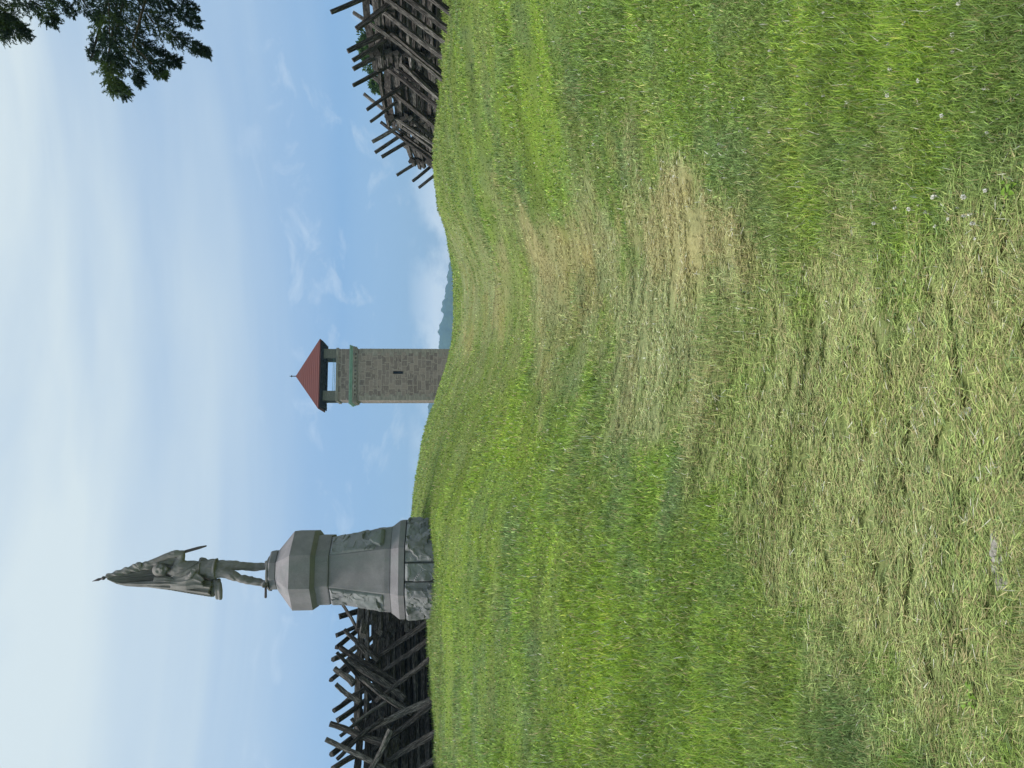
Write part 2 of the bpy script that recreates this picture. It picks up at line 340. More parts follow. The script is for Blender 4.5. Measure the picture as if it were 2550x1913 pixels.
# ------------------------------------------------------------------ tower
stone = MT('tower_stone', .95, .1)
def stonework(m, c1, c2, c3, mortar, bw=.95, bh=.36):
    # coursed rubble: brick pattern warped, wrapped round x+y
    sp = m.n.new('ShaderNodeSeparateXYZ'); m.l.new(m.tc.outputs['Object'], sp.inputs[0])
    ad = m.n.new('ShaderNodeMath'); ad.operation = 'ADD'; m.l.new(sp.outputs[0], ad.inputs[0]); m.l.new(sp.outputs[1], ad.inputs[1])
    nz = m.noise(1.4, 3); nm = m.n.new('ShaderNodeMath'); nm.operation = 'MULTIPLY_ADD'; nm.inputs[1].default_value = .30; m.l.new(nz, nm.inputs[0]); m.l.new(sp.outputs[2], nm.inputs[2])
    cb = m.n.new('ShaderNodeCombineXYZ'); m.l.new(ad.outputs[0], cb.inputs[0]); m.l.new(nm.outputs[0], cb.inputs[1])
    br = m.n.new('ShaderNodeTexBrick'); m.l.new(cb.outputs[0], br.inputs[0])
    br.inputs['Scale'].default_value = 1; br.inputs['Brick Width'].default_value = bw; br.inputs['Row Height'].default_value = bh
    br.inputs['Mortar Size'].default_value = .034; br.inputs['Mortar Smooth'].default_value = .3; br.inputs['Bias'].default_value = 0
    br.inputs['Color1'].default_value = (*c1, 1); br.inputs['Color2'].default_value = (*c2, 1); br.inputs['Mortar'].default_value = (*mortar, 1); br.offset_frequency = 2; br.squash = .7; br.squash_frequency = 3
    b2 = m.n.new('ShaderNodeTexBrick'); m.l.new(cb.outputs[0], b2.inputs[0]); b2.inputs['Scale'].default_value = 1; b2.inputs['Brick Width'].default_value = bw * .55; b2.inputs['Row Height'].default_value = bh * 1.5; b2.offset = .37
    b2.inputs['Mortar Size'].default_value = .034; b2.inputs['Color1'].default_value = (*c2, 1); b2.inputs['Color2'].default_value = (*c1, 1); b2.inputs['Mortar'].default_value = (*mortar, 1)
    msk = m.ramp(m.noise(1.1, 2), [(.52, (0, 0, 0)), (.56, (1, 1, 1))]); bc = m.mix(msk, br.outputs['Color'], b2.outputs['Color'])
    n2 = m.noise(2.6, 2, (1, 1, 4.5), .5); colr = m.mix(m.ramp(n2, [(.5, (0, 0, 0)), (.66, (.4, .4, .4))]), bc, c3)
    n3 = m.noise(9, 4); colr = m.mix(.6, colr, m.mix(1.0, colr, m.ramp(n3, [(.3, (.75,)*3), (.7, (1.15,)*3)]), 'MULTIPLY'))
    m.color(colr).bump(br.outputs['Fac'], -.8, .05)
stonework(stone, (.160, .122, .106), (.31, .245, .208), (.36, .295, .25), (.34, .285, .245))
brick = MT('tower_brick', .95, .1); stonework(brick, (.19, .18, .15), (.24, .225, .185), (.28, .26, .2), (.15, .14, .12), .26, .09)
copper = MT('green_copper', .7, .3); copper.color(copper.ramp(copper.noise(2.5, 5, (1, 1, 3)), [(.3, (.14, .24, .18)), (.7, (.23, .35, .27))]))
tile = MT('red_roof_tile', .8, .3); tn_ = tile.n.new('ShaderNodeTexWave'); tn_.bands_direction = 'Z'; tn_.inputs['Scale'].default_value = 1.6; tn_.inputs['Distortion'].default_value = 1.5; tile.l.new(tile.tc.outputs['Object'], tn_.inputs[0])
tile.color(tile.mix(tile.noise(6, 5), (.13, .035, .025), tile.ramp(tn_.outputs['Fac'], [(.2, (.095, .030, .028)), (.8, (.145, .048, .042))]))).bump(tn_.outputs['Fac'], .5, .05)
darkw = MT('dark_eave_timber', .8, .1).color((.018, .015, .014)).m if False else None
dk = MT('dark_eave_timber', .8, .1); dk.color(dk.ramp(dk.noise(3, 3), [(.3, (.02, .017, .016)), (.7, (.04, .033, .03))]))
TY = 70.0; tc_ = at(1000, 820 + 575 / 4.916, TY); TW = 2.33      # half width
tower = empty('observation_tower', (tc_.x, TY + 1.3, -3.6), R(0)); tower.scale.y = .5
tower.rotation_euler.z = R(8)
tag(tower, 'square stone lookout tower with red pyramid roof rising beyond the crest', 'tower')
TB = -3.6
def tz(zx):
    zx -= 17; return at(700 + zx / 4.916, 940, TY).z - TB     # local height of a photo row on the tower's near face
def box(bm, x0, x1, y0, y1, z0, z1):
    v = [bm.verts.new(p) for p in ((x0, y0, z0), (x1, y0, z0), (x1, y1, z0), (x0, y1, z0), (x0, y0, z1), (x1, y0, z1), (x1, y1, z1), (x0, y1, z1))]
    for f in ((3, 2, 1, 0), (4, 5, 6, 7), (0, 1, 5, 4), (1, 2, 6, 5), (2, 3, 7, 6), (3, 0, 4, 7)): bm.faces.new([v[i] for i in f])
def ringwall(bm, a, t, z0, z1):
    for s in (-1, 1):
        box(bm, -a, a, s * a - (t if s > 0 else 0), s * a + (0 if s > 0 else t), z0, z1)
        box(bm, s * a - (t if s > 0 else 0), s * a + (0 if s > 0 else t), -a + t, a - t, z0, z1)
a = TW
e = TW + .83; ze = tz(499); za = tz(215) + .42
zc, zp, zo0, zo1 = tz(940), tz(715), tz(684), tz(548)
bm = bmesh.new()
w0, w1, wz0, wz1 = .04, .32, tz(1507), tz(1385)
zr = tz(950) - .02; box(bm, -a, w0, -a, a, 0, zr); box(bm, w1, a, -a, a, 0, zr); box(bm, -a + .3, a - .3, -a + .3, a - .3, zr + .001, zc); box(bm, w0, w1, -a, a, 0, wz0); box(bm, w0, w1, -a, a, wz1, zr); box(bm, w0, w1, -a + .7, a, wz0, wz1)
obj('shaft', bm, stone.m, tower)
QB = {(sx, sy): bmesh.new() for sx in (-1, 1) for sy in (-1, 1)}     # quoin stones at the corners stand a little proud
k = 0; z = 0
while z < zc - .4:
    hh = .30 + .14 * ((k * 7) % 3) / 2
    for sx in (-1, 1):
        for sy in (-1, 1):
            l1, l2 = (.62, .34) if k % 2 else (.34, .62)
            l1 *= .8 + .4 * random.Random(k * 4 + sx).random()
            x0, x1 = sorted((sx * (a + .03), sx * (a - l1))); y0, y1 = sorted((sy * (a + .03), sy * (a - l2)))
            box(QB[sx, sy], x0, x1, y0, y1, z, z + hh - .025)
    z += hh; k += 1
quo = MT('quoin_stone', .95, .1); quo.color(quo.ramp(quo.noise(1.7, 5, (1, 1, 3)), [(.35, (.20, .175, .15)), (.65, (.35, .31, .26))])).bump(quo.noise(8, 4), .6, .03)
for bm in QB.values(): obj('corner_stones', bm, quo.m, tower)
bm = bmesh.new(); box(bm, w0 - .02, w1 + .02, -a - .03, -a + .2, wz0 - .09, wz0); obj('window_sill', bm, quo.m, tower)
bm = bmesh.new(); bk = MT('window_dark', .6, .3).color((.01, .01, .01)); box(bm, w0 + .005, w1 - .005, -a + .55, -a + .69, wz0, wz1); obj('window', bm, bk.m, tower)
bm = bmesh.new()   # corbel course with small arches: a slab carried on blocks
ringwall(bm, a + .06, .3, tz(950), tz(937))
zc1 = tz(913)
nb = 13
for i in range(nb + 1):
    q = -a - .06 + (2 * a + .12) * i / nb
    for s in (-1, 1):
        y0, y1 = sorted((s * (a - .31), s * (a + .20)))
        box(bm, q - .09, q + .10, y0, y1, tz(937), zc1); box(bm, y0 - 0, y1, q - .09, q + .09, tz(937) + .004, zc1 - .004)
ringwall(bm, a + .23, .36, zc1, tz(890))
obj('corbel_course', bm, quo.m, tower)
bm = bmesh.new(); ringwall(bm, a + .28, .4, tz(890), tz(868)); ringwall(bm, a + .34, .45, tz(868), tz(850)); obj('cornice', bm, copper.m, tower)
bm = bmesh.new(); box(bm, -a + .02, a - .02, -a + .02, a - .02, zc, zc + .15); obj('deck', bm, quo.m, tower)
bm = bmesh.new(); ringwall(bm, a, .45, zc, zp); obj('parapet', bm, stone.m, tower)
bm = bmesh.new(); ringwall(bm, a + .09, .6, zp, zo0); obj('coping', bm, quo.m, tower)
for sx in (-1, 1):
    for sy in (-1, 1):
        bm = bmesh.new(); x0, x1 = sorted((sx * a, sx * (a - .84))); y0, y1 = sorted((sy * a, sy * (a - .84))); box(bm, x0, x1, y0, y1, zo0, ze - .225); obj('corner_pillar', bm, brick.m, tower)
bm = bmesh.new()
for s in (-1, 1):
    for zz in (.12, .26):
        box(bm, -a + .84, a - .84, s * (a - .35) - .02, s * (a - .35) + .02, zo0 + zz, zo0 + zz + .035); box(bm, s * (a - .35) - .02, s * (a - .35) + .02, -a + .84, a - .84, zo0 + zz, zo0 + zz + .035)
obj('railing', bm, copper.m, tower)
bm = bmesh.new()
ringwall(bm, a + .05, .5, ze - .22, ze - .073)       # wall plate
box(bm, -e + .2, e - .2, -e + .2, e - .2, ze - .07, ze)
for i in range(9):
    q = -e + .35 + (2 * e - .7) * i / 8
    for s in (-1, 1):
        y0, y1 = sorted((s * (a + .06), s * (e - .12))); box(bm, q - .06, q + .06, y0, y1, ze - .17, ze - .071); box(bm, y0, y1, q - .06, q + .06, ze - .171, ze - .072)
    box(bm, q - .06, q + .06, -a + .06, a - .06, ze - .22, ze - .074)
obj('eave_timbers', bm, dk.m, tower)
def pyramid(e, z0, z1, rim):
    bm = bmesh.new(); n = 14; 
    b0 = [bm.verts.new((x * e, y * e, z0)) for x, y in ((-1, -1), (1, -1), (1, 1), (-1, 1))]; b1 = [bm.verts.new((x * e, y * e, z0 + rim)) for x, y in ((-1, -1), (1, -1), (1, 1), (-1, 1))]
    t = bm.verts.new((0, 0, z1)); bm.faces.new(b0[::-1])
    for i in range(4): j = (i + 1) % 4; bm.faces.new((b0[i], b0[j], b1[j], b1[i])); bm.faces.new((b1[i], b1[j], t))
    return bm
roof = obj('roof', pyramid(e, ze, za, .09), tile.m, tower)
bm = bmesh.new(); bmesh.ops.create_cone(bm, segments=8, radius1=.05, radius2=.015, depth=.62, matrix=Matrix.Translation((0, 0, za + .26))); bmesh.ops.create_icosphere(bm, subdivisions=2, radius=.09, matrix=Matrix.Translation((0, 0, za + .36)))
obj('finial', bm, dk.m, roof)
# ------------------------------------------------------------------ monument pedestal
SC = 1915 / 16.0; KZ = 1 / (4.916 * SC)      # metres per zoomed pixel
mx_ = at(1073, 1270 + 702 / 4.916, 16.0); MZ = Hs(mx_.x, 15.2) - .12
az0 = math.atan2(mx_.x, 16)
ped = empty('pedestal', (mx_.x, 16.0, MZ), -az0 + R(4.2) * -1)
tag(ped, 'tall octagonal grey granite pedestal with rough rock faced panels under the soldier statue', 'monument')
gr = MT('dressed_granite', .85, .25)
def granite(m, lo, hi, stain):
    sp = m.noise(160, 2); bl = m.noise(3.2, 5); st = m.noise(1.5, 5, (1.2, 1.2, .35))
    c = m.ramp(bl, [(.3, lo), (.7, hi)])
    c = m.mix(m.ramp(st, [(.48, (0, 0, 0)), (.7, (.7, .7, .7))]), c, stain)
    c = m.mix(.5, c, m.mix(1.0, c, m.ramp(sp, [(.35, (.55,)*3), (.65, (1.35,)*3)]), 'MULTIPLY'))
    m.color(c).bump(m.noise(70, 4), .25, .004)
granite(gr, (.192, .178, .186), (.278, .256, .264), (.17, .19, .182))
rk = MT('rock_faced_granite', .95, .15); granite(rk, (.18, .178, .182), (.30, .295, .295), (.21, .235, .222))
def zz(zx):
    zx -= 18; return at(650 + zx / 4.916, 1419, float(np.interp(zx, [100, 200, 362, 671, 852, 1530, 1768], [15.68, 15.66, 15.24, 15.32, 15.44, 15.2, 15.06]))).z - MZ
def octa(A, B): return [(-B, -A), (B, -A), (A, -B), (A, B), (B, A), (-B, A), (-A, B), (-A, -B)]
def octloft(rings, cap=True):
    """rings: (z, A, B)"""
    bm = bmesh.new(); vr = [[bm.verts.new((x, y, z)) for x, y in octa(A, B)] for z, A, B in rings]
    for r0, r1 in zip(vr, vr[1:]):
        for i in range(8): j = (i + 1) % 8; bm.faces.new((r0[i], r0[j], r1[j], r1[i]))
    bm.faces.new(vr[0][::-1]); bm.faces.new(vr[-1])
    return bm
def bev(bm, w):
    bmesh.ops.bevel(bm, geom=[e_ for e_ in bm.edges if e_.calc_face_angle(0) > .25], offset=w, segments=2, profile=.6, affect='EDGES'); return bm
k = KZ * .95
obj('plinth', bev(octloft([(zz(1768), 600*k, 283*k), (zz(1700), 600*k, 283*k), (zz(1604), 528*k, 262*k), (zz(1596), 528*k, 262*k)]), .012), gr.m, ped)
obj('die', bev(octloft([(zz(1592), 516*k, 262*k), (zz(1530), 512*k, 262*k), (zz(852), 402*k, 183*k)]), .008), gr.m, ped)
obj('neck_block', bev(octloft([(zz(848), 420*k, 178*k), (zz(832), 424*k, 178*k), (zz(672), 424*k, 178*k)]), .008), gr.m, ped)
obj('cap_block', bev(octloft([(zz(671), 428*k, 180*k), (zz(620), 482*k, 198*k), (zz(362), 482*k, 198*k), (zz(200), 236*k, 100*k), (zz(197), 236*k, 100*k)]), .012), gr.m, ped)
obj('statue_base', bev(octloft([(zz(196), 218*k, 92*k), (zz(190), 236*k, 100*k), (zz(122), 236*k, 100*k), (zz(106), 226*k, 96*k)]), .012), gr.m, ped)
def rocknoise(p, s, seed):
    h = 0
    for k_, am in ((1, 1.), (2.4, .25)):      # broken facets: every cell is a tilted plane of its own
        v = Vector(p) * s * k_ + Vector((seed, seed * .7, -seed)); v = v + mnoise.noise_vector(v * 1.1) * .35
        c = mnoise.voronoi(v)[1][0]; tilt = mnoise.noise_vector(c * 3.1 + Vector((5, 5, 5)))
        h += am * (1.9 * tilt.dot(v - c) + .5 * mnoise.noise(c * 7.3))
    return h
def rockpatch(quad, nrm, n, m_, amp, seed, scale, edge=.12, back=.04):
    """quad: four corners BL BR TR TL; a bulging broken-rock slab on that face"""
    q = [Vector(p) for p in quad]; N_ = Vector(nrm).normalized(); vs_ = []; fs = []
    for j in range(m_ + 1):
        for i in range(n + 1):
            u, v = i / n, j / m_; p = q[0].lerp(q[1], u).lerp(q[3].lerp(q[2], u), v)
            e_ = min(1, min(u, 1 - u) / edge, min(v, 1 - v) / edge)
            h = (rocknoise(p, scale, seed) * .75 + .40 + .10 * mnoise.noise(p * scale * 4)) * amp
            vs_.append(p + N_ * (max(-.01, h) * e_ ** .6 - (back if e_ == 0 else 0)))
    for j in range(m_):
        for i in range(n): a0 = j * (n + 1) + i; fs.append((a0, a0 + 1, a0 + n + 2, a0 + n + 1))
    return vs_, fs
zb, zt_ = zz(1515), zz(860)
Ab, Bb, At_, Bt = 512*k, 262*k, 404*k, 184*k
ob, ot = octa(Ab, Bb), octa(At_, Bt)
for side in (1, 3, 5, 7):
    j = (side + 1) % 8
    b0, b1, t0, t1 = Vector((*ob[side], zb)), Vector((*ob[j], zb)), Vector((*ot[side], zt_)), Vector((*ot[j], zt_))
    nn = (b1 - b0).cross(t0 - b0)
    P = rockpatch([b0.lerp(b1, .03), b0.lerp(b1, .93), t0.lerp(t1, .95), t0.lerp(t1, .03)], nn, 44, 96, .115, side * 3.7, 2.5, .05, .02)
    obj('rock_panel', P, rk.m, ped)
# rough base course, built of separate blocks
ring = octa(596*k, 283*k); per = []; tot = 0
for i in range(8): d_ = (Vector(ring[(i + 1) % 8]) - Vector(ring[i])).length; per.append((tot, d_)); tot += d_
def onper(s):
    s %= tot
    for i, (s0, d_) in enumerate(per):
        if s <= s0 + d_ + 1e-9: a_, b_ = Vector(ring[i]), Vector(ring[(i + 1) % 8]); return a_.lerp(b_, (s - s0) / d_)
cuts = [-.85, .26, .62, 1.55, 2.5, 3.3, 4.1, 4.9, tot - .85]
def smo(u, v, w_): return min(1, min(u, 1 - u) / w_, min(v, 1 - v) / w_)
for bi, (c0, c1_) in enumerate(zip(cuts, cuts[1:])):
    n_ = max(14, int((c1_ - c0) * 64)); m_ = 44; vs_ = []; fs = []; z0, z1 = -.25, zz(1772)
    for j_ in range(m_ + 1):
        for i_ in range(n_ + 1):
            u, v = i_ / n_, j_ / m_; s = c0 + .006 + (c1_ - c0 - .012) * u; p2 = onper(s); pd = Vector((p2.x, p2.y, 0)).normalized()
            p = Vector((p2.x, p2.y, z0 + (z1 - z0) * v)); ee = smo(u, (v * .88 + .12) if v < .5 else v, .06)
            h = (rocknoise(p, 2.7, 11 + bi * 2.1) * .8 + .3 + .12 * mnoise.noise(p * 13)) * .11
            vs_.append(p + pd * (h * ee - (.05 if ee == 0 else .0)))
    for j_ in range(m_):
        for i_ in range(n_): a0 = j_ * (n_ + 1) + i_; fs.append((a0, a0 + 1, a0 + n_ + 2, a0 + n_ + 1))
    nb0 = len(vs_); vs_ += [v_ * .72 for v_ in vs_[m_ * (n_ + 1):]]; 
    for i_ in range(n_): fs.append((m_ * (n_ + 1) + i_, m_ * (n_ + 1) + i_ + 1, nb0 + i_ + 1, nb0 + i_))
    obj('base_block', (vs_, fs), rk.m, ped)
obj('base_core', octloft([(-.3, 560*k, 270*k), (zz(1790), 560*k, 270*k)]), rk.m, ped)
# ------------------------------------------------------------------ statue
SK = 1 / (4.424 * SC)
sx_, sy_ = ped.location.x, 16.0
sz_ = MZ + zz(106)
statue = empty('soldier_statue', (sx_, sy_, sz_), -az0)
tag(statue, 'grey stone soldier statue holding a tall furled flag on top of the pedestal', 'statue')
CYs = 666
def S(zx, zy, d=0.0): return Vector((-(zy - CYs) * SK, d, (2082 - zx) * SK * .965 + .03))
def tube(bm, pts, seg=12, caps=True):
    """pts: (Vector, radius) tapered chain with round ends, closed"""
    rings = []; n = len(pts)
    P = [Vector(p) for p, _ in pts]; prev = None
    ext = [];
    d0 = (P[1] - P[0]).normalized(); d1 = (P[-1] - P[-2]).normalized(); r0 = pts[0][1]; r1 = pts[-1][1]
    seq = [(P[0] - d0 * r0 * .75, r0 * .62, d0)] + [(P[i], pts[i][1], (P[min(i + 1, n - 1)] - P[max(i - 1, 0)]).normalized()) for i in range(n)] + [(P[-1] + d1 * r1 * .75, r1 * .62, d1)]
    for c, r, d in seq:
        if prev is None: s = d.orthogonal().normalized()
        else: s = (prev - d * prev.dot(d)).normalized()
        prev = s; t = d.cross(s)
        rings.append([bm.verts.new(c + (s * math.cos(2 * math.pi * q / seg) + t * math.sin(2 * math.pi * q / seg)) * r) for q in range(seg)])
    for a0, b0 in zip(rings, rings[1:]):
        for q in range(seg): bm.faces.new((a0[q], a0[(q + 1) % seg], b0[(q + 1) % seg], b0[q]))
    bm.faces.new(rings[0][::-1]); bm.faces.new(rings[-1])
def loft(bm, rings, seg=28, fold=0, nf=9, ph=0):
    """rings: (center, rx, ry) horizontal ellipses bottom->top"""
    vr = []
    for ri, (c, rx, ry) in enumerate(rings):
        vr.append([bm.verts.new((c.x + rx * (1 + fold * (1 - ri / len(rings)) * math.sin(nf * a_ + ph)) * math.cos(a_), c.y + ry * (1 + fold * (1 - ri / len(rings)) * math.sin(nf * a_ + ph)) * math.sin(a_), c.z)) for a_ in [2 * math.pi * q / seg for q in range(seg)]])
    for a0, b0 in zip(vr, vr[1:]):
        for q in range(seg): bm.faces.new((a0[q], a0[(q + 1) % seg], b0[(q + 1) % seg], b0[q]))
    bm.faces.new(vr[0][::-1]); bm.faces.new(vr[-1])
def ball(bm, c, r, sc=(1, 1, 1)):
    bmesh.ops.create_icosphere(bm, subdivisions=3, radius=r, matrix=Matrix.Translation(c) @ Matrix.Diagonal((*sc, 1)))
def remesh(name, bm, m, parent, vox, smooth_it=4):
    o = obj(name, bm, m); md = o.modifiers.new('r', 'REMESH'); md.mode = 'VOXEL'; md.voxel_size = vox
    if smooth_it: s = o.modifiers.new('s', 'SMOOTH'); s.iterations = smooth_it; s.factor = .5
    dg = bpy.context.evaluated_depsgraph_get(); me = bpy.data.meshes.new_from_object(o.evaluated_get(dg)); me.name = name
    o.modifiers.clear(); o.data = me; me.polygons.foreach_set('use_smooth', [True] * len(me.polygons)); o.parent = parent
    return o
sm_ = MT('carved_stone', .8, .3); granite(sm_, (.160, .148, .140), (.262, .242, .228), (.135, .130, .124))
bm = bmesh.new()
# legs: trousers tapering into shoes
tube(bm, [(S(1440, 630, .0), .128), (S(1560, 612, -.02), .112), (S(1700, 616, -.05), .096), (S(1780, 624, -.05), .084), (S(1900, 634, -.0), .092), (S(2010, 632, .0), .074), (S(2040, 630, .0), .068)], 16)
tube(bm, [(S(1440, 690, -.02), .13), (S(1560, 678, -.08), .115), (S(1700, 722, -.16), .098), (S(1780, 752, -.17), .084), (S(1900, 778, -.14), .086), (S(2010, 800, -.12), .070), (S(2040, 805, -.12), .066)], 16)
for c0, c1_ in ((S(2058, 625, .03), S(2062, 590, -.22)), (S(2058, 805, -.09), S(2062, 830, -.38))):
    tube(bm, [(c0, .068), (c0.lerp(c1_, .5), .066), (c1_, .045)], 12)
# coat skirt, torso, shoulders
loft(bm, [(S(1490, 648, -.04), .20, .175), (S(1420, 648, -.03), .192, .16), (S(1340, 645, -.02), .170, .145), (S(1290, 645, -.02), .160, .135), (S(1200, 650, -.02), .175, .145), (S(1110, 655, -.01), .195, .150), (S(1050, 662, 0), .19, .13), (S(1015, 668, 0), .12, .10), (S(985, 672, 0), .07, .075)], 36, .05, 8, .4)
tube(bm, [(S(1310, 545, .0), .045), (S(1360, 548, .0), .04)], 8)  # cartridge pouch
tube(bm, [(S(1000, 665, 0), .068), (S(930, 655, -.02), .066)], 12)   # neck
# his left arm (right in the picture): out to the elbow, forearm up along the staff
tube(bm, [(S(1060, 600, -.02), .092), (S(1110, 530, -.10), .085), (S(1130, 478, -.14), .078), (S(1060, 482, -.16), .072), (S(960, 510, -.14), .066), (S(860, 545, -.11), .056), (S(780, 568, -.09), .045), (S(720, 588, -.07), .036)], 14)
# his right arm down to the hip, gathering the cloth
tube(bm, [(S(1060, 735, -.01), .088), (S(1130, 752, -.05), .080), (S(1200, 752, -.12), .070), (S(1250, 715, -.19), .058), (S(1275, 685, -.22), .045)], 14)
# palm + fingers
ball(bm, S(1282, 672, -.23), .046, (1.1, .7, 1)); ball(bm, S(672, 602, -.075), .05, (.9, .8, 1.1))
for i in range(4):
    b0 = S(1268 + i * 13, 668, -.25); tube(bm, [(b0, .013), (b0 + Vector((.045, -.02, -.01)), .013), (b0 + Vector((.06, .01, -.015)), .011 - .001 * i)], 8)
    b0 = S(645 + i * 15, 588 - i * 2, -.10); tube(bm, [(b0 + Vector((.02, 0, 0)), .013), (b0 + Vector((-.005, -.035, 0)), .013), (b0 + Vector((-.04, -.02, 0)), .011)], 8)
tube(bm, [(S(1262, 690, -.25), .015), (S(1250, 660, -.27), .012)], 8); tube(bm, [(S(690, 612, -.09), .015), (S(662, 618, -.115), .012)], 8)
# head: skull, jaw, nose, brows, ears, moustache
hc = S(893, 645, -.07)
ball(bm, hc, .138, (.88, 1.02, 1.08)); ball(bm, hc + Vector((.012, -.045, -.085)), .085, (.85, .9, .95)); ball(bm, hc + Vector((.016, -.10, -.150)), .034)
tube(bm, [(hc + Vector((.014, -.132, .015)), .013), (hc + Vector((.018, -.158, -.045)), .022)], 8)
for s in (-1, 1):
    tube(bm, [(hc + Vector((.014 + s * .02, -.128, .03)), .014), (hc + Vector((.012 + s * .075, -.098, .026)), .012)], 8)
    ball(bm, hc + Vector((.01 + s * .112, .0, -.03)), .028, (.4, .8, 1.2)); ball(bm, hc + Vector((.014 + s * .052, -.09, -.055)), .034)
tube(bm, [(hc + Vector((-.03, -.125, -.085)), .012), (hc + Vector((.018, -.142, -.078)), .016), (hc + Vector((.06, -.12, -.085)), .012)], 8)
body = remesh('body', bm, sm_.m, statue, .0135, 3)
for v in body.data.vertices:       # creases of the carved clothes
    c_ = v.co; q = (c_.z / (2082 * SK)); a_ = mnoise.noise(Vector((c_.x * 5, c_.y * 5, c_.z * 9 + c_.x * 6))); b_ = abs(mnoise.noise(Vector((c_.x * 9, c_.y * 9, c_.z * 3.2))))
    if c_.z < S(985, 0).z: v.co = c_ + v.normal * (.016 * a_ - .016 * (.18 - min(b_, .18)) * 4)
for ex in (-.042, .066):           # eye sockets
    ec = hc + Vector((ex, -.125, .002))
    for v in body.data.vertices:
        dd_ = (v.co - ec).length
        if dd_ < .05: v.co.y += .030 * (1 - dd_ / .05)
bm = bmesh.new()
tube(bm, [(S(1035, 720, -.145), .010), (S(1120, 690, -.172), .010), (S(1220, 630, -.168), .010), (S(1300, 575, -.13), .010)], 8)
tube(bm, [(S(1318, 560, -.06), .014), (S(1322, 600, -.155), .013), (S(1322, 690, -.155), .013), (S(1322, 725, -.06), .013)], 8)
obj('belts', bm, sm_.m, statue, True)

# kepi / hair
bm = bmesh.new(); ball(bm, hc + Vector((-.005, .05, .06)), .135, (.95, .95, .85)); tube(bm, [(hc + Vector((-.09, .04, .05)), .05), (hc + Vector((-.105, .05, -.08)), .035)], 8); tube(bm, [(hc + Vector((.09, .04, .03)), .05), (hc + Vector((.098, .06, -.08)), .033)], 8)
for i in range(16):
    a_ = i / 16 * 2 * math.pi; q = Vector((math.cos(a_) * .10, .05 + math.sin(a_) * .10, .10)); tube(bm, [(hc + q, .024), (hc + q * 1.25 - Vector((0, 0, .07)), .022)], 6)
# trim hair in front of the face
geom = bm.verts[:] + bm.edges[:] + bm.faces[:]
hair = remesh('hair', bm, sm_.m, statue, .012, 2)
# coat hem lip
bm = bmesh.new(); loft(bm, [(S(1496, 648, -.04), .208, .183), (S(1488, 648, -.04), .208, .183), (S(1470, 648, -.038), .200, .174)], 36, .05, 8, .4); obj('coat_hem', bm, sm_.m, statue, True)
# staff, spearhead
staffm = MT('staff_stone', .7, .3); staffm.color(staffm.ramp(staffm.noise(8, 4, (4, 4, 1)), [(.3, (.075, .055, .06)), (.7, (.13, .105, .105))]))
bm = bmesh.new(); tube(bm, [(S(1375, 407, -.12), .016), (S(1300, 425, -.12), .030), (S(1170, 458, -.11), .031), (S(800, 572, -.05), .028), (S(300, 715, .02), .024), (S(240, 733, .03), .022)], 12); staff = obj('flagstaff', bm, staffm.m, statue, True)
bm = bmesh.new(); ball(bm, S(268, 726, .02), .040, (1, 1, .9)); tube(bm, [(S(240, 733, .03), .018), (S(215, 740, .03), .030), (S(185, 748, .03), .018), (S(150, 758, .03), .004)], 10); obj('spearhead', bm, staffm.m, staff, True)
# furled cloth twisted round the staff
bm = bmesh.new()
def wrap(z0, y0, z1, y1, d0, d1, r0, r1, tw, n=80, seg=24, lump=.28, seed=0, lobes=3):
    vr = []
    for i in range(n + 1):
        s = i / n; c = S(z0 + (z1 - z0) * s, y0 + (y1 - y0) * s, d0 + (d1 - d0) * s); r = (r0 + (r1 - r0) * s) * (1 + .12 * math.sin(s * 23 + seed))
        if s < .03: r *= .5
        vr.append([bm.verts.new(c + Vector((math.cos(a_), math.sin(a_), .3 * math.cos(a_))) * r * (1 + lump * math.sin(lobes * a_ + tw * s + seed) * (.6 + .4 * math.sin(s * 11 + a_)))) for a_ in [2 * math.pi * q / seg for q in range(seg)]])
    for a0, b0 in zip(vr, vr[1:]):
        for q in range(seg): bm.faces.new((a0[q], a0[(q + 1) % seg], b0[(q + 1) % seg], b0[q]))
    bm.faces.new(vr[0][::-1]); bm.faces.new(vr[-1])
wrap(285, 712, 660, 610, .02, -.03, .035, .075, 26)
wrap(640, 625, 1060, 520, -.03, -.05, .07, .10, 10, seed=2)
ball(bm, S(650, 590, -.05), .065, (.8, 1, 1.1))
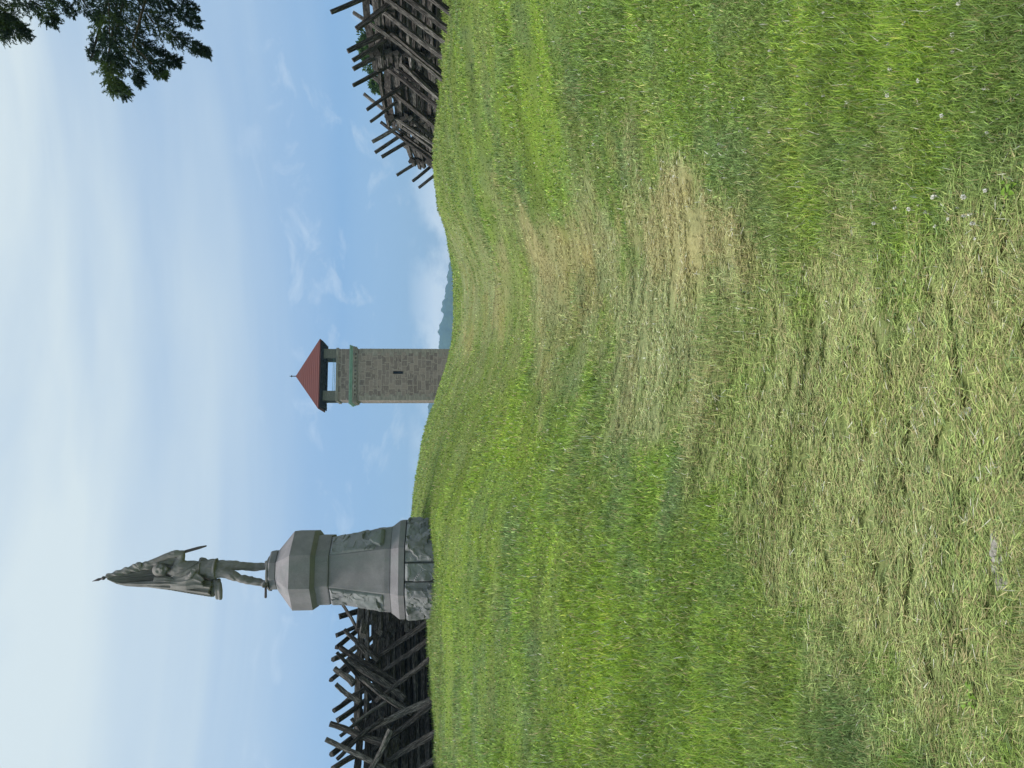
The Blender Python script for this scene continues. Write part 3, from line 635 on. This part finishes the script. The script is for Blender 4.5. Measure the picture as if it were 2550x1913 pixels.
# hanging cloth: sheets with folds, each a closed slab
def sheet(edgeL, edgeR, depth, amp, nf, ph, th=.03, n=70, m_=44, bulge=0., twist=0.):
    zs0, zs1 = edgeL[0][0], edgeL[-1][0]; F0 = []; B0 = []
    for i in range(n + 1):
        s = i / n; zx = zs0 + (zs1 - zs0) * s; yl = np.interp(zx, [p[0] for p in edgeL], [p[1] for p in edgeL]); yr = np.interp(zx, [p[0] for p in edgeR], [p[1] for p in edgeR])
        dd = np.interp(s, [q[0] for q in depth], [q[1] for q in depth])
        rf, rb = [], []
        for j in range(m_ + 1):
            t = j / m_; am = amp * (.25 + .75 * s) * math.sin(t * math.pi) ** .4
            f_ = math.sin(nf * t * math.pi * 2 + ph + twist * s); f2 = math.sin(nf * .55 * t * math.pi * 2 + 2.1 * ph + 1.3 * s)
            fr = (1 - abs(f_)) * 1.3 - .65
            dpt = dd - am * (fr + .55 * f2) - bulge * math.sin(t * math.pi)
            zxx = zx + 12 * s * math.sin(nf * t * 6.28 + ph)
            p = S(zxx, yl + (yr - yl) * t, dpt); rf.append(bm.verts.new(p)); rb.append(bm.verts.new(p + Vector((0, th * (1 if 0 < j < m_ else .2), 0))))
        F0.append(rf); B0.append(rb)
    for i in range(n):
        for j in range(m_):
            bm.faces.new((F0[i][j], F0[i + 1][j], F0[i + 1][j + 1], F0[i][j + 1])); bm.faces.new((B0[i][j + 1], B0[i + 1][j + 1], B0[i + 1][j], B0[i][j]))
        bm.faces.new((F0[i][0], B0[i][0], B0[i + 1][0], F0[i + 1][0])); bm.faces.new((F0[i][m_], F0[i + 1][m_], B0[i + 1][m_], B0[i][m_]))
    for j in range(m_): bm.faces.new((F0[0][j], F0[0][j + 1], B0[0][j + 1], B0[0][j])); bm.faces.new((F0[n][j], B0[n][j], B0[n][j + 1], F0[n][j + 1]))
sheet([(300, 742), (400, 790), (500, 815), (650, 828), (850, 836), (1000, 862), (1200, 900), (1450, 940)], [(300, 700), (600, 630), (800, 575), (1000, 545), (1150, 560), (1300, 640), (1450, 700)], [(0, .04), (.4, .16), (1, .14)], .075, 2.4, .6, .05, 90, 56, .0, 1.2)
sheet([(430, 797), (760, 831), (1000, 864), (1200, 900), (1455, 942)], [(430, 775), (760, 765), (1000, 742), (1200, 742), (1455, 770)], [(0, .10), (.45, -.02), (1, -.08)], .085, 1.4, 1.9, .08, 60, 36, .05, -1.0)
sheet([(1020, 850), (1200, 860), (1385, 838)], [(1020, 745), (1150, 720), (1300, 668), (1385, 735)], [(0, -.06), (.5, -.17), (1, -.20)], .035, 1.5, .5, .05, 50, 30, .05, .8)
sheet([(820, 800), (1000, 800), (1120, 790)], [(820, 720), (950, 715), (1120, 740)], [(0, -.02), (.5, -.08), (1, -.06)], .04, 1.4, 2.5, .06, 40, 24, .03, .8)
# rolled lower ends of the cloth
for zx0, zx1, ya, yb, d, r0 in ((1440, 1462, 745, 925, .04, .040), (1486, 1520, 770, 950, .0, .046), (1535, 1556, 800, 955, -.02, .044), (1520, 1500, 770, 800, .0, .05)):
    tube(bm, [(S(zx0, ya, d), r0), (S((zx0 + zx1) / 2 + 6, (ya + yb) / 2, d - .03), r0 * 1.15), (S(zx1, yb, d), r0 * .95)], 12)
flag = remesh('flag', bm, sm_.m, statue, .0115, 1)
flag.data.update()
# footing and the broken musket barrel lying across it
bm = bmesh.new()
vr = []
for z_, r_ in ((0, 1), (.035, 1), (.05, .95)):
    vr.append([bm.verts.new(((-.06 + .36 * r_ * math.cos(a_)) * (1 + .03 * math.sin(5 * a_)), .36 * r_ * math.sin(a_) - .02, z_)) for a_ in [2 * math.pi * q / 28 for q in range(28)]])
for a0, b0 in zip(vr, vr[1:]):
    for q in range(28): bm.faces.new((a0[q], a0[(q + 1) % 28], b0[(q + 1) % 28], b0[q]))
bm.faces.new(vr[-1]); obj('footing', bm, sm_.m, statue)
bm = bmesh.new(); tube(bm, [(S(2068, 800, -.25), .022), (S(2082, 900, -.30), .024), (S(2086, 945, -.32), .027)], 10); obj('broken_barrel', bm, staffm.m, statue, True)
# ------------------------------------------------------------------ rail fences
wood = MT('weathered_rail', .9, .15)
wg = wood.noise(9, 6, (9, 9, .8), .65, .4); wl = wood.noise(1.2, 3)
wc = wood.ramp(wg, [(.32, (.014, .012, .011)), (.5, (.062, .057, .054)), (.68, (.26, .245, .23))])
oi = wood.n.new('ShaderNodeObjectInfo')
wc = wood.mix(1.0, wc, wood.ramp(oi.outputs['Random'], [(0, (.55, .52, .5)), (.6, (1, .97, .93)), (1, (1.5, 1.5, 1.45))]), 'MULTIPLY')
wood.color(wc).bump(wg, .8, .02)
def railmesh(L_, w0_, w1_, seed):
    r_ = random.Random(seed); n = 9; seg = r_.choice((4, 5, 5, 6)); ang = sorted(r_.random() * .7 + q for q in range(seg)); bm = bmesh.new(); vr = []
    rad = [.75 + .5 * r_.random() for _ in ang]; bx_, by_ = r_.uniform(-.013, .013) * L_, r_.uniform(-.013, .013) * L_; ph = r_.random() * 6
    for i in range(n + 1):
        s = i / n; ww = (w0_ + (w1_ - w0_) * s) * .5; cx, cy = bx_ * math.sin(s * math.pi) + .012 * math.sin(s * 7 + ph), by_ * math.sin(s * math.pi * 1.3) + .012 * math.cos(s * 6 + ph)
        vr.append([bm.verts.new((cx + math.cos(a_ / seg * 6.283 + s * .5) * ww * q * (1 + r_.uniform(-.09, .09)), cy + math.sin(a_ / seg * 6.283 + s * .5) * ww * q * (1 + r_.uniform(-.09, .09)), s * L_)) for a_, q in zip(ang, rad)])
    for a0, b0 in zip(vr, vr[1:]):
        for q in range(seg): bm.faces.new((a0[q], a0[(q + 1) % seg], b0[(q + 1) % seg], b0[q]))
    bm.faces.new(vr[0][::-1]); bm.faces.new(vr[-1])
    return bm
rcount = [0]
def rail(name, p0, p1, w_, parent):
    rcount[0] += 1; p0, p1 = Vector(p0), Vector(p1); d = p1 - p0
    o = obj(name, railmesh(d.length, w_ * 1.1, w_ * .85, rcount[0]), wood.m, parent)
    q = d.to_track_quat('Z', 'Y'); o.location = p0 - parent.location; o.rotation_mode = 'QUATERNION'; o.rotation_quaternion = q
    return o
def worm(parent, joints, levels, step, base, w_, seed, riders=True):
    r_ = random.Random(seed)
    for k_, (a_, b_) in enumerate(zip(joints, joints[1:])):
        a_, b_ = Vector((*a_, 0)), Vector((*b_, 0)); d = (b_ - a_).normalized()
        for i in range(levels):
            za_, zb_ = Hs(a_.x, a_.y), Hs(b_.x, b_.y)
            h = base + i * step + (step * .5 if k_ % 2 else 0)
            e1, e2 = r_.uniform(.12, .42), r_.uniform(.12, .42); nd = Vector((-d.y, d.x, 0)) * r_.uniform(-.05, .05)
            pa = a_ - d * e1 + nd; pb = b_ + d * e2 - nd
            pa.z = za_ + h + r_.uniform(-.02, .02); pb.z = zb_ + h + r_.uniform(-.02, .02)
            rail('rail', pa, pb, w_ * r_.uniform(.8, 1.25), parent)
        if riders:
            for q in range(2):
                pa = a_ - d * r_.uniform(.2, .5); pb = b_ + d * r_.uniform(.2, .5); h = base + levels * step + .06 + q * .17
                pa.z = Hs(a_.x, a_.y) + h + r_.uniform(-.04, .05); pb.z = Hs(b_.x, b_.y) + h + r_.uniform(-.04, .05)
                rail('rider_rail', pa, pb, w_ * 1.25, parent)
# right fence
fr = empty('rail_fence', (7.3, 17, Hs(7.3, 17))); tag(fr, 'dark split rail fence leading over the crest in front of the leafy trees', 'fence', 'zigzag rail fences on the lane banks')
jr = [(7.35 + (.34 if i % 2 else -.34), 12.6 + i * 1.95) for i in range(8)]
worm(fr, jr, 12, .098, .04, .135, 5)
rr_ = random.Random(9)
XN, XF = 6.35, 8.35
for py, vx in ((-25, 1104), (41, 1107), (80, 1112), (111, 1119), (148, 1116), (191, 1115), (233, 1109), (250, 1106), (272, 1100), (328, 1094), (358, 1086), (395, 1084), (421, 1084), (455, 1090)):
    U = 1913 - py; d = XN * F / (U - CX); foot = Vector((XN, d, Hs(XN, d) - .05)); tl = rr_.uniform(1.9, 2.25)
    if py in (250, 358): tl = 1.5
    top = foot + Vector((tl * math.sin(R(38 + rr_.uniform(-4, 5))), rr_.uniform(-.15, .5), tl * math.cos(R(40))))
    rail('stake', foot, top, .115, fr)
for vx, py in ((826, 33), (887, 72), (869, 133), (878, 150), (881, 175), (878, 211), (913, 274), (920, 301), (928, 355), (932, 377), (951, 392), (988, 437), (1026, 450), (1042, 467), (790, -30), (1086, 491)):
    U = 1913 - py; xt = 6.75; d = xt * F / (U - CX); top = at(vx, py, d); 
    if py == 491: d = 31; top = at(vx, py, d)
    foot = Vector((top.x + 1.45, d + rr_.uniform(.1, .5), Hs(top.x + 1.45, d) - .1)); rail('stake', foot, top, .125, fr)
for vx, py in ((881, 29), (948, 304), (915, 85), (905, 235)):
    U = 1913 - py; d = 7.6 * F / (U - CX); top = at(vx, py, d); foot = Vector((top.x - 1.3, d + .1, Hs(top.x - 1.3, d))); rail('stake', foot, top, .11, fr)
def backrails(parent, joints, levels, step, base, w_, seed):
    r_ = random.Random(seed); V0, F0 = [], []
    for k_, (a_, b_) in enumerate(zip(joints, joints[1:])):
        a_, b_ = Vector((*a_, 0)), Vector((*b_, 0)); d = (b_ - a_).normalized()
        for i in range(levels):
            h = base + i * step + r_.uniform(-.02, .02); nd = Vector((-d.y, d.x, 0)) * r_.uniform(-.07, .07); pa = a_ - d * r_.uniform(.1, .4) + nd; pb = b_ + d * r_.uniform(.1, .4) - nd
            pa.z = Hs(a_.x, a_.y) + h; pb.z = Hs(b_.x, b_.y) + h + r_.uniform(-.05, .05)
            m_ = railmesh((pb - pa).length, w_ * r_.uniform(.8, 1.3), w_ * r_.uniform(.7, 1.1), seed * 100 + k_ * 20 + i); M = Matrix.Translation(pa - parent.location) @ (pb - pa).to_track_quat('Z', 'Y').to_matrix().to_4x4(); n0 = len(V0); m_.verts.index_update()
            V0 += [M @ v.co for v in m_.verts]; F0 += [tuple(v.index + n0 for v in f.verts) for f in m_.faces]; m_.free()
    tag(obj('rail', (V0, F0), wood.m, parent), kind='stuff')
backrails(fr, [(x_ + .42, y_ + .5) for x_, y_ in jr], 13, .092, .0, .14, 31)
# left fence
fl = empty('rail_fence', (-6.2, 16.5, Hs(-6.2, 16.5))); tag(fl, 'dark split rail fence of crossed stakes ending behind the statue pedestal', 'fence', 'zigzag rail fences on the lane banks')
D0 = Vector((-9.3, 13.2)); D1 = Vector((-4.3, 19.0)); dl = (D1 - D0).normalized(); pl = Vector((dl.y, -dl.x)); nj = 5
jl = []
for i in range(nj): p = D0.lerp(D1, i / (nj - 1)) + pl * (.34 if i % 2 else -.34); jl.append((p.x, p.y))
worm(fl, jl, 12, .10, .04, .12, 12)
worm(fl, [(p[0] - pl.x * .25, p[1] - pl.y * .25) for p in jl], 11, .11, .0, .11, 15, False)
backrails(fl, [(p[0] - pl.x * .5, p[1] - pl.y * .5) for p in jl], 13, .095, .0, .13, 41)
def lineY(py, off=0.0):
    """depth at which column py meets the left fence line"""
    t = (1913 - py - CX) / F; a_ = D0 + pl * off; n_ = a_.x - t * a_.y; m__ = dl.x - t * dl.y; s = -n_ / m__; return (a_ + dl * s).y
for (fx, fy, tx, ty) in ((1061, 1547, 915, 1655), (1064, 1637, 940, 1745), (1062, 1739, 904, 1823), (1077, 1746, 925, 1872), (1080, 1818, 945, 1908), (1050, 1590, 930, 1690), (1075, 1890, 935, 1990)):
    d = lineY(fy, .75); f_ = at(fx, fy, d); f_.z = Hs(f_.x, f_.y) - .05; d2 = lineY(ty, -.1); t_ = at(tx, ty, d2); rail('stake', f_, t_ + (t_ - f_) * rr_.uniform(.0, .25), .125, fl)
for (fx, fy, tx, ty) in ((846, 1537, 960, 1500), (840, 1585, 950, 1530), (838, 1612, 905, 1560), (832, 1644, 870, 1622), (827, 1694, 890, 1642), (830, 1769, 910, 1725), (842, 1793, 945, 1725), (822, 1878, 900, 1830), (826, 1913, 900, 1880)):
    d = lineY(fy, .1); t_ = at(fx, fy, d); d2 = lineY(ty, -.75); m2 = at(tx, ty, d2); rail('stake', m2 + (m2 - t_) * .7, t_, .13, fl)
for (fx, fy, tx, ty) in ((837, 1706, 885, 1742), (822, 1803, 938, 1843), (812, 1841, 945, 1908), (858, 1568, 925, 1630), (846, 1612, 960, 1685), (865, 1640, 980, 1720), (895, 1690, 1000, 1762), (834, 1664, 872, 1695)):
    d = lineY(fy, .15); t_ = at(fx, fy, d); d2 = lineY(ty, -.05); m2 = at(tx, ty, d2 - .2); rail('stake', m2 + (m2 - t_) * .25, t_, .13, fl)
for q in range(16):
    py = 1560 + q * 22 + rr_.uniform(-9, 9); d = lineY(py, rr_.uniform(-.3, .3)); c_ = at(rr_.uniform(870, 985), py, d); a_ = rr_.choice((-1, 1)) * R(rr_.uniform(28, 62)); v_ = Vector((dl.x * math.sin(a_) * .5 + pl.x * math.sin(a_), dl.y * math.sin(a_) * .5, math.cos(a_))) * rr_.uniform(.35, .75)
    rail('stake', c_ - v_, c_ + v_, .085 + .03 * rr_.random(), fl)
# ------------------------------------------------------------------ trees
lf = MT('leaf_green', .7, .2)
lf.color(lf.attr('tint')); tr = lf.n.new('ShaderNodeBsdfTranslucent'); lf.l.new(lf.attr('tint'), tr.inputs[0]); mx = lf.n.new('ShaderNodeMixShader'); mx.inputs[0].default_value = .25
lf.l.new(lf.b.outputs[0], mx.inputs[1]); lf.l.new(tr.outputs[0], mx.inputs[2]); lf.l.new(mx.outputs[0], lf.n['Material Output'].inputs[0])
bark = MT('bark', .95, .1); bn = bark.noise(6, 5, (3, 3, .6)); bark.color(bark.ramp(bn, [(.3, (.05, .04, .03)), (.7, (.14, .11, .085))])).bump(bn, .8, .03)
def leafmesh(name, P, D, Ln, Wd, cols, parent, origin):
    n = len(P); r_ = np.random.RandomState(n)
    D = D / (np.linalg.norm(D, axis=1, keepdims=True) + 1e-9); s = np.cross(D, r_.normal(size=(n, 3))); s /= np.linalg.norm(s, axis=1, keepdims=True) + 1e-9
    P = P - np.array(origin); a_ = P; b_ = P + D * (Ln * .45)[:, None] + s * (Wd * .5)[:, None]; c_ = P + D * Ln[:, None]; d_ = P + D * (Ln * .45)[:, None] - s * (Wd * .5)[:, None]
    V = np.stack([a_, b_, c_, d_], 1).reshape(-1, 3); o = np.arange(n)[:, None] * 4; Fq = (o + [0, 1, 2, 3])
    return fastmesh(name, V, Fq, lf.m, np.repeat(cols, 4, axis=0), parent, 4)
# overhanging tree at the picture's upper right (upright), strokes traced as drooping sprays with depth
tp = Vector((8.6, 12.0, 0)); tp.z = Hs(8.6, 12) - .1
tree = empty('evergreen_tree', tp); tag(tree, 'dark green tree beside the lane with drooping sprays hanging into the open sky', 'tree')
strokes = [([(1000, -160), (1000, 100), (1010, 400), (990, 620), (1080, 870)], 120, 55), ([(1000, -60), (1180, 280), (1420, 520), (1660, 575)], 130, 28), ([(1180, -120), (1400, 200), (1700, 400), (1940, 505)], 120, 22),
 ([(1380, -120), (1600, 100), (1860, 235)], 100, 30), ([(1420, -120), (1650, -20), (1800, 95)], 70, 30), ([(1050, 350), (1220, 620), (1285, 790)], 90, 26), ([(1220, 420), (1430, 620), (1500, 700)], 75, 26), ([(1000, 480), (1060, 780), (1160, 885)], 80, 35),
 ([(-160, -80), (60, 120), (-20, 340)], 150, 60), ([(60, -120), (380, 60), (500, 220)], 120, 34), ([(360, -120), (560, 20), (680, 145)], 70, 16), ([(-60, 60), (130, 270), (290, 340)], 100, 26), ([(680, -120), (800, 70), (940, 220)], 80, 26), ([(830, 560), (900, 360), (1000, 330)], 30, 60)]
P, D, Cc = [], [], []; r_ = np.random.RandomState(11); limbs = []
for si, (pts, h0, h1) in enumerate(strokes):
    Yd = 11.0 + (si * 37 % 10) * .12
    W3 = [np.array(at(x_ / 3.687, y_ / 3.687, Yd)) for x_, y_ in pts]; limbs.append(W3)
    L_ = sum(np.linalg.norm(W3[i + 1] - W3[i]) for i in range(len(W3) - 1))
    W = np.array(W3); nt_ = int(250 * L_ * (h0 + h1) / 170); nl = 34
    s = r_.rand(nt_) * (len(W3) - 1) * .97; i_ = s.astype(int); f_ = (s - i_)[:, None]
    c = W[i_] * (1 - f_) + W[i_ + 1] * f_; d = W[i_ + 1] - W[i_]; d /= np.linalg.norm(d, axis=1, keepdims=True)
    hw = ((h0 + (h1 - h0) * (s / (len(W3) - 1))) / 3.687 / F * Yd)[:, None]
    rad = r_.normal(size=(nt_, 3)); rad -= d * (rad * d).sum(1, keepdims=True); rad /= np.linalg.norm(rad, axis=1, keepdims=True)
    q0 = c + rad * hw * .75 * r_.rand(nt_, 1) ** .6
    td = d * .6 + rad * .85 + np.array([-.15, 0, -.35]) + r_.normal(0, .22, (nt_, 3)); td /= np.linalg.norm(td, axis=1, keepdims=True)
    tl = hw * (.6 + 1.1 * r_.rand(nt_, 1)); k_ = np.repeat(np.arange(nt_), nl); u_ = r_.rand(nt_ * nl, 1)
    P.append(q0[k_] + td[k_] * tl[k_] * u_ + r_.normal(0, .009, (nt_ * nl, 3)) * (1.2 - u_)); D.append(td[k_] + r_.normal(0, .45, (nt_ * nl, 3)))
    hi = (sm(fbm(q0[:, 0] * 3.2 + 9, q0[:, 2] * 3.2 + 4, 2), .5, .7) * (.4 + .6 * r_.rand(nt_)))[k_][:, None]
    Cc.append(np.array([.026, .052, .026]) * (.5 + .8 * r_.rand(nt_ * nl, 1)) * (1 - hi) + np.array([.085, .13, .025]) * hi)
# rest of the crown beyond the frame
n = 60000; ph = r_.rand(n) * 6.28; hh = 4.2 + 9 * r_.rand(n) ** .8; rad = (4.6 * (1 - (hh - 4) / 12) + .3) * np.sqrt(r_.rand(n)) * (.75 + .25 * np.sin(ph * 5 + hh * 2.2))
q = np.stack([tp.x + .3 + rad * np.cos(ph), tp.y + rad * np.sin(ph), tp.z + hh - rad * .3], -1)
uu = CX + F * q[:, 0] / q[:, 1]; q = q[(uu > 1985) & (q[:, 2] > tp.z + 3.6)]; P.append(q); D.append(r_.normal(0, .6, (len(q), 3)) + [0, 0, -.5]); Cc.append(np.array([.03, .06, .022]) * (.5 + r_.rand(len(q))[:, None]))
nbig = len(q); P = np.concatenate(P); D = np.concatenate(D); Cc = np.concatenate(Cc); n = len(P)
Ln = .022 + .028 * r_.rand(n); Wd = .007 + .008 * r_.rand(n); Ln[-nbig:] *= 3.2; Wd[-nbig:] *= 5
leafmesh('crown', P, D, Ln, Wd, Cc, tree, tp)
bm = bmesh.new(); O = Vector((0, 0, 0)); tube(bm, [(O, .30), (Vector((.05, 0, 1.5)), .24), (Vector((.1, .1, 5)), .2), (Vector((.05, 0, 9)), .13), (Vector((0, 0, 13)), .04)], 14)
obj('trunk', bm, bark.m, tree, True)
for W3 in limbs:
    bm = bmesh.new(); a_ = Vector(W3[0]) - tp; st = Vector((.08, .05, max(3, a_.z - 1.2))); m_ = st.lerp(a_, .5) + Vector((0, 0, .3))
    pts = [(st, .06), (m_, .03), (a_, .014)] + [(Vector(p) - tp, .008 / (i + 1) + .002) for i, p in enumerate(W3[1:-1])]
    tube(bm, pts, 7); obj('limb', bm, bark.m, tree, True)
# leafy trees behind the right fence
def leafy(name, label, vtop, py, Yd, wpx, seed, n=9000):
    top = at(vtop, py, Yd); gz_ = Hs(top.x, Yd); hgt = top.z - gz_; rx = wpx * .5 * Yd / F
    t_ = empty(name, (top.x, Yd, gz_)); tag(t_, label, 'tree', 'leafy trees behind the fence')
    r_ = np.random.RandomState(seed); nc = 46; cen = []
    while len(cen) < nc:
        v = r_.uniform(-1, 1, 3)
        if np.linalg.norm(v) < 1: cen.append(v)
    cen = np.array(cen) * [rx * .85, rx * .85, hgt * .32] + [0, 0, hgt * .66]; cs = r_.uniform(.16, .30, nc) * rx * 1.1
    k_ = r_.randint(0, nc, n); v = r_.normal(size=(n, 3)); v /= np.linalg.norm(v, axis=1, keepdims=True); P = cen[k_] + v * (cs[k_] * r_.rand(n) ** .25)[:, None]
    cc = np.array([.05, .095, .022]) * (.6 + .9 * r_.rand(nc))[k_][:, None] * (.7 + .5 * r_.rand(n)[:, None])
    leafmesh('crown', P, v + r_.normal(0, .6, (n, 3)), .16 + .16 * r_.rand(n), .10 + .08 * r_.rand(n), cc, t_, (0, 0, 0))
    bm = bmesh.new(); tube(bm, [(Vector((0, 0, -.2)), .26), (Vector((.1, 0, hgt * .35)), .19), (Vector((0, .1, hgt * .75)), .08)], 10)
    for c in cen[:8]: tube(bm, [(Vector((.05, 0, hgt * .35)), .09), (Vector(c), .03)], 6)
    obj('trunk', bm, bark.m, t_, True)
leafy('leafy_tree', 'large round leafy tree seen through the fence stakes', 893, 118, 44, 150, 4, 14000)
leafy('leafy_tree', 'small leafy tree beyond the fence, lower than the round one beside it', 908, 212, 46, 78, 6, 7000)
# ------------------------------------------------------------------ small things in the turf
pale = MT('pale_stone', .9, .2); pn = pale.noise(25, 4); pale.color(pale.ramp(pn, [(.3, (.32, .31, .30)), (.7, (.50, .49, .47))])).bump(pn, .4, .01)
def pebble(px, py, r, label, seed, flat=.45):
    x_, y_ = ground_hit(px, py); bm = bmesh.new(); bmesh.ops.create_icosphere(bm, subdivisions=3, radius=r)
    for v in bm.verts: v.co *= 1 + .35 * mnoise.noise(v.co * 1.6 / r + Vector((seed, 0, 0))) + .1 * mnoise.noise(v.co * 5 / r); v.co.z *= flat
    o = obj('stone', bm, pale.m); o.location = (x_, y_, Hs(x_, y_) + r * .25); o.rotation_euler.z = seed; tag(o, label, 'stone'); return o
pebble(2270, 815, .026, 'small pale grey stone showing through olive grass, nearest the middle of the lane', 1.2)
pebble(2275, 1020, .020, 'thin white stone chip standing in the dry grass', 2.2, .8)
pebble(2424, 1028, .020, 'flat grey pebble in dark grass near the bottom of the upright view', 3.1)
pebble(2310, 1165, .016, 'narrow whitish pebble beside an orange dry tuft', 4.4, .7)
soilm = MT('bare_pale_soil', 1, .05); sn = soilm.noise(30, 5); soilm.color(soilm.ramp(sn, [(.35, (.20, .18, .15)), (.65, (.46, .44, .40))])).bump(sn, 1, .02)
for nm, (cx_, cy_, ra, rb, rot) in enumerate(((2500, 1385, .10, .045, .15),)):
    x_, y_ = ground_hit(cx_, cy_); vs_ = []; n_ = 26; fs = []; rgs = 8
    for j_ in range(rgs + 1):
        for i_ in range(n_):
            a_ = i_ / n_ * 6.283; q = (j_ / rgs) * (1 + .45 * mnoise.noise(Vector((math.cos(a_) * 2, math.sin(a_) * 2, nm * 5.)))); dx_, dy_ = ra * q * math.cos(a_), rb * q * math.sin(a_)
            xx, yy = x_ + dx_ * math.cos(rot) - dy_ * math.sin(rot), y_ + dx_ * math.sin(rot) + dy_ * math.cos(rot); vs_.append((xx, yy, Hs(xx, yy) + (.026 if nm == 0 else .012) * (1 - (j_ / rgs) ** 2) + .012 * mnoise.noise(Vector((xx * 30, yy * 30, 0)))))
    for j_ in range(rgs):
        for i_ in range(n_): fs.append((j_ * n_ + i_, (j_ + 1) * n_ + i_, (j_ + 1) * n_ + (i_ + 1) % n_, j_ * n_ + (i_ + 1) % n_))
    tag(obj('bare_soil', (vs_, fs), soilm.m), kind='structure')
# white clover heads
clm = MT('clover_white', .8, .2); clm.color(clm.ramp(clm.noise(200, 2), [(.4, (.55, .52, .46)), (.6, (.8, .79, .74))]))
bm = bmesh.new(); rc = random.Random(2)
for i in range(34):
    v = Vector((rc.gauss(0, 1), rc.gauss(0, 1), rc.gauss(.4, 1))).normalized(); s_ = v.orthogonal().normalized() * .0022
    p = [v * .003 + s_, v * .003 - s_, v * .0095 - s_ * .4, v * .0095 + s_ * .4]; bm.faces.new([bm.verts.new(q + Vector((0, 0, .048))) for q in p])
tube(bm, [(Vector((0, 0, -.01)), .0008), (Vector((.002, 0, .045)), .0008)], 5)
proto = obj('clover_flower', bm, clm.m)
cl = [(2320, 505), (2375, 500), (2430, 498), (2405, 520), (2445, 525), (2430, 548), (2350, 495), (2335, 540), (2440, 575), (2470, 560), (2300, 525), (2455, 590), (2385, 545), (2360, 560),
      (2065, 30), (2095, 28), (1930, 115), (1828, 253), (1840, 272), (1832, 280), (1925, 278), (2022, 278), (2050, 262), (2085, 240), (2140, 258), (1850, 325), (1870, 330), (1948, 340), (2035, 340), (1817, 363), (2265, 172), (2335, 195), (2480, 218), (2410, 75), (2420, 125), (2255, 120), (1850, 235),
      (1455, 25), (1480, 20), (1500, 360), (1640, 395), (1655, 420), (1690, 430), (1700, 445), (1560, 450), (1610, 450), (1640, 470), (2210, 560), (2260, 525), (2480, 470), (2500, 330), (2380, 290), (2150, 170), (2010, 195), (2300, 60), (2440, 10), (2250, 240)]
for i, (px, py) in enumerate(cl):
    x_, y_ = ground_hit(px + rc.uniform(-6, 6), py + rc.uniform(-6, 6)); o = proto if i == 0 else proto.copy()
    if i: C.objects.link(o)
    s_ = max(1, y_ / 4.6) * rc.uniform(.5, .95); o.scale = (s_, s_, min(s_, 1.2)); o.location = (x_, y_, Hs(x_, y_)); o.rotation_euler = (rc.uniform(-.3, .3), rc.uniform(-.3, .3), rc.uniform(0, 6))
    tag(o, 'small white clover flower head standing in the green grass', 'flower', 'white clover flowers in the grass')
# leafy weeds
wdm = MT('weed_leaf', .6, .3); wdm.color(wdm.ramp(wdm.noise(40, 3), [(.3, (.10, .19, .02)), (.7, (.19, .30, .03))]))
for px, py, sc_, lab in ((2440, 1742, 1.0, 'small leafy green weed sprouting from the dry matted grass'), (2552, 478, 1.0, 'bright green broad leaf weed at the edge of the clover patch')):
    bm = bmesh.new(); rc2 = random.Random(px)
    for i in range(9):
        a_ = i * 2.4; L2 = .017 + .012 * rc2.random(); base = Vector((rc2.uniform(-.03, .03), rc2.uniform(-.02, .02), .012 + .02 * rc2.random())); d = Vector((math.cos(a_), math.sin(a_), .45)); s_ = Vector((-d.y, d.x, 0)).normalized() * L2 * .34
        t0 = base; pts = [t0, t0 + d * L2 * .35 + s_ * .8, t0 + d * L2 * .7 + s_ * .8 - Vector((0, 0, .002)), t0 + d * L2 - Vector((0, 0, .012)), t0 + d * L2 * .7 - s_ * .8 - Vector((0, 0, .002)), t0 + d * L2 * .35 - s_ * .8]; mid_ = bm.verts.new(t0 + d * L2 * .5 - Vector((0, 0, .005))); vv = [bm.verts.new(p) for p in pts]
        for q in range(6): bm.faces.new((vv[q], vv[(q + 1) % 6], mid_))
    x_, y_ = ground_hit(px if px < 2550 else 2545, py); o = obj('weed', bm, wdm.m); o.location = (x_, y_, Hs(x_, y_) + .015); tag(o, lab, 'weed')
# ------------------------------------------------------------------ haze
hz = bpy.data.materials.new('haze'); hz.use_nodes = True; n_ = hz.node_tree.nodes; n_.clear(); ho = n_.new('ShaderNodeOutputMaterial'); pv = n_.new('ShaderNodeVolumePrincipled')
pv.inputs['Color'].default_value = (.42, .70, 1, 1); pv.inputs['Density'].default_value = .00052; pv.inputs['Anisotropy'].default_value = .2; hz.node_tree.links.new(pv.outputs[0], ho.inputs['Volume'])
bm = bmesh.new(); box(bm, -2050, 2050, -2050, 2050, -20, 110); tag(obj('haze', bm, hz), kind='stuff')
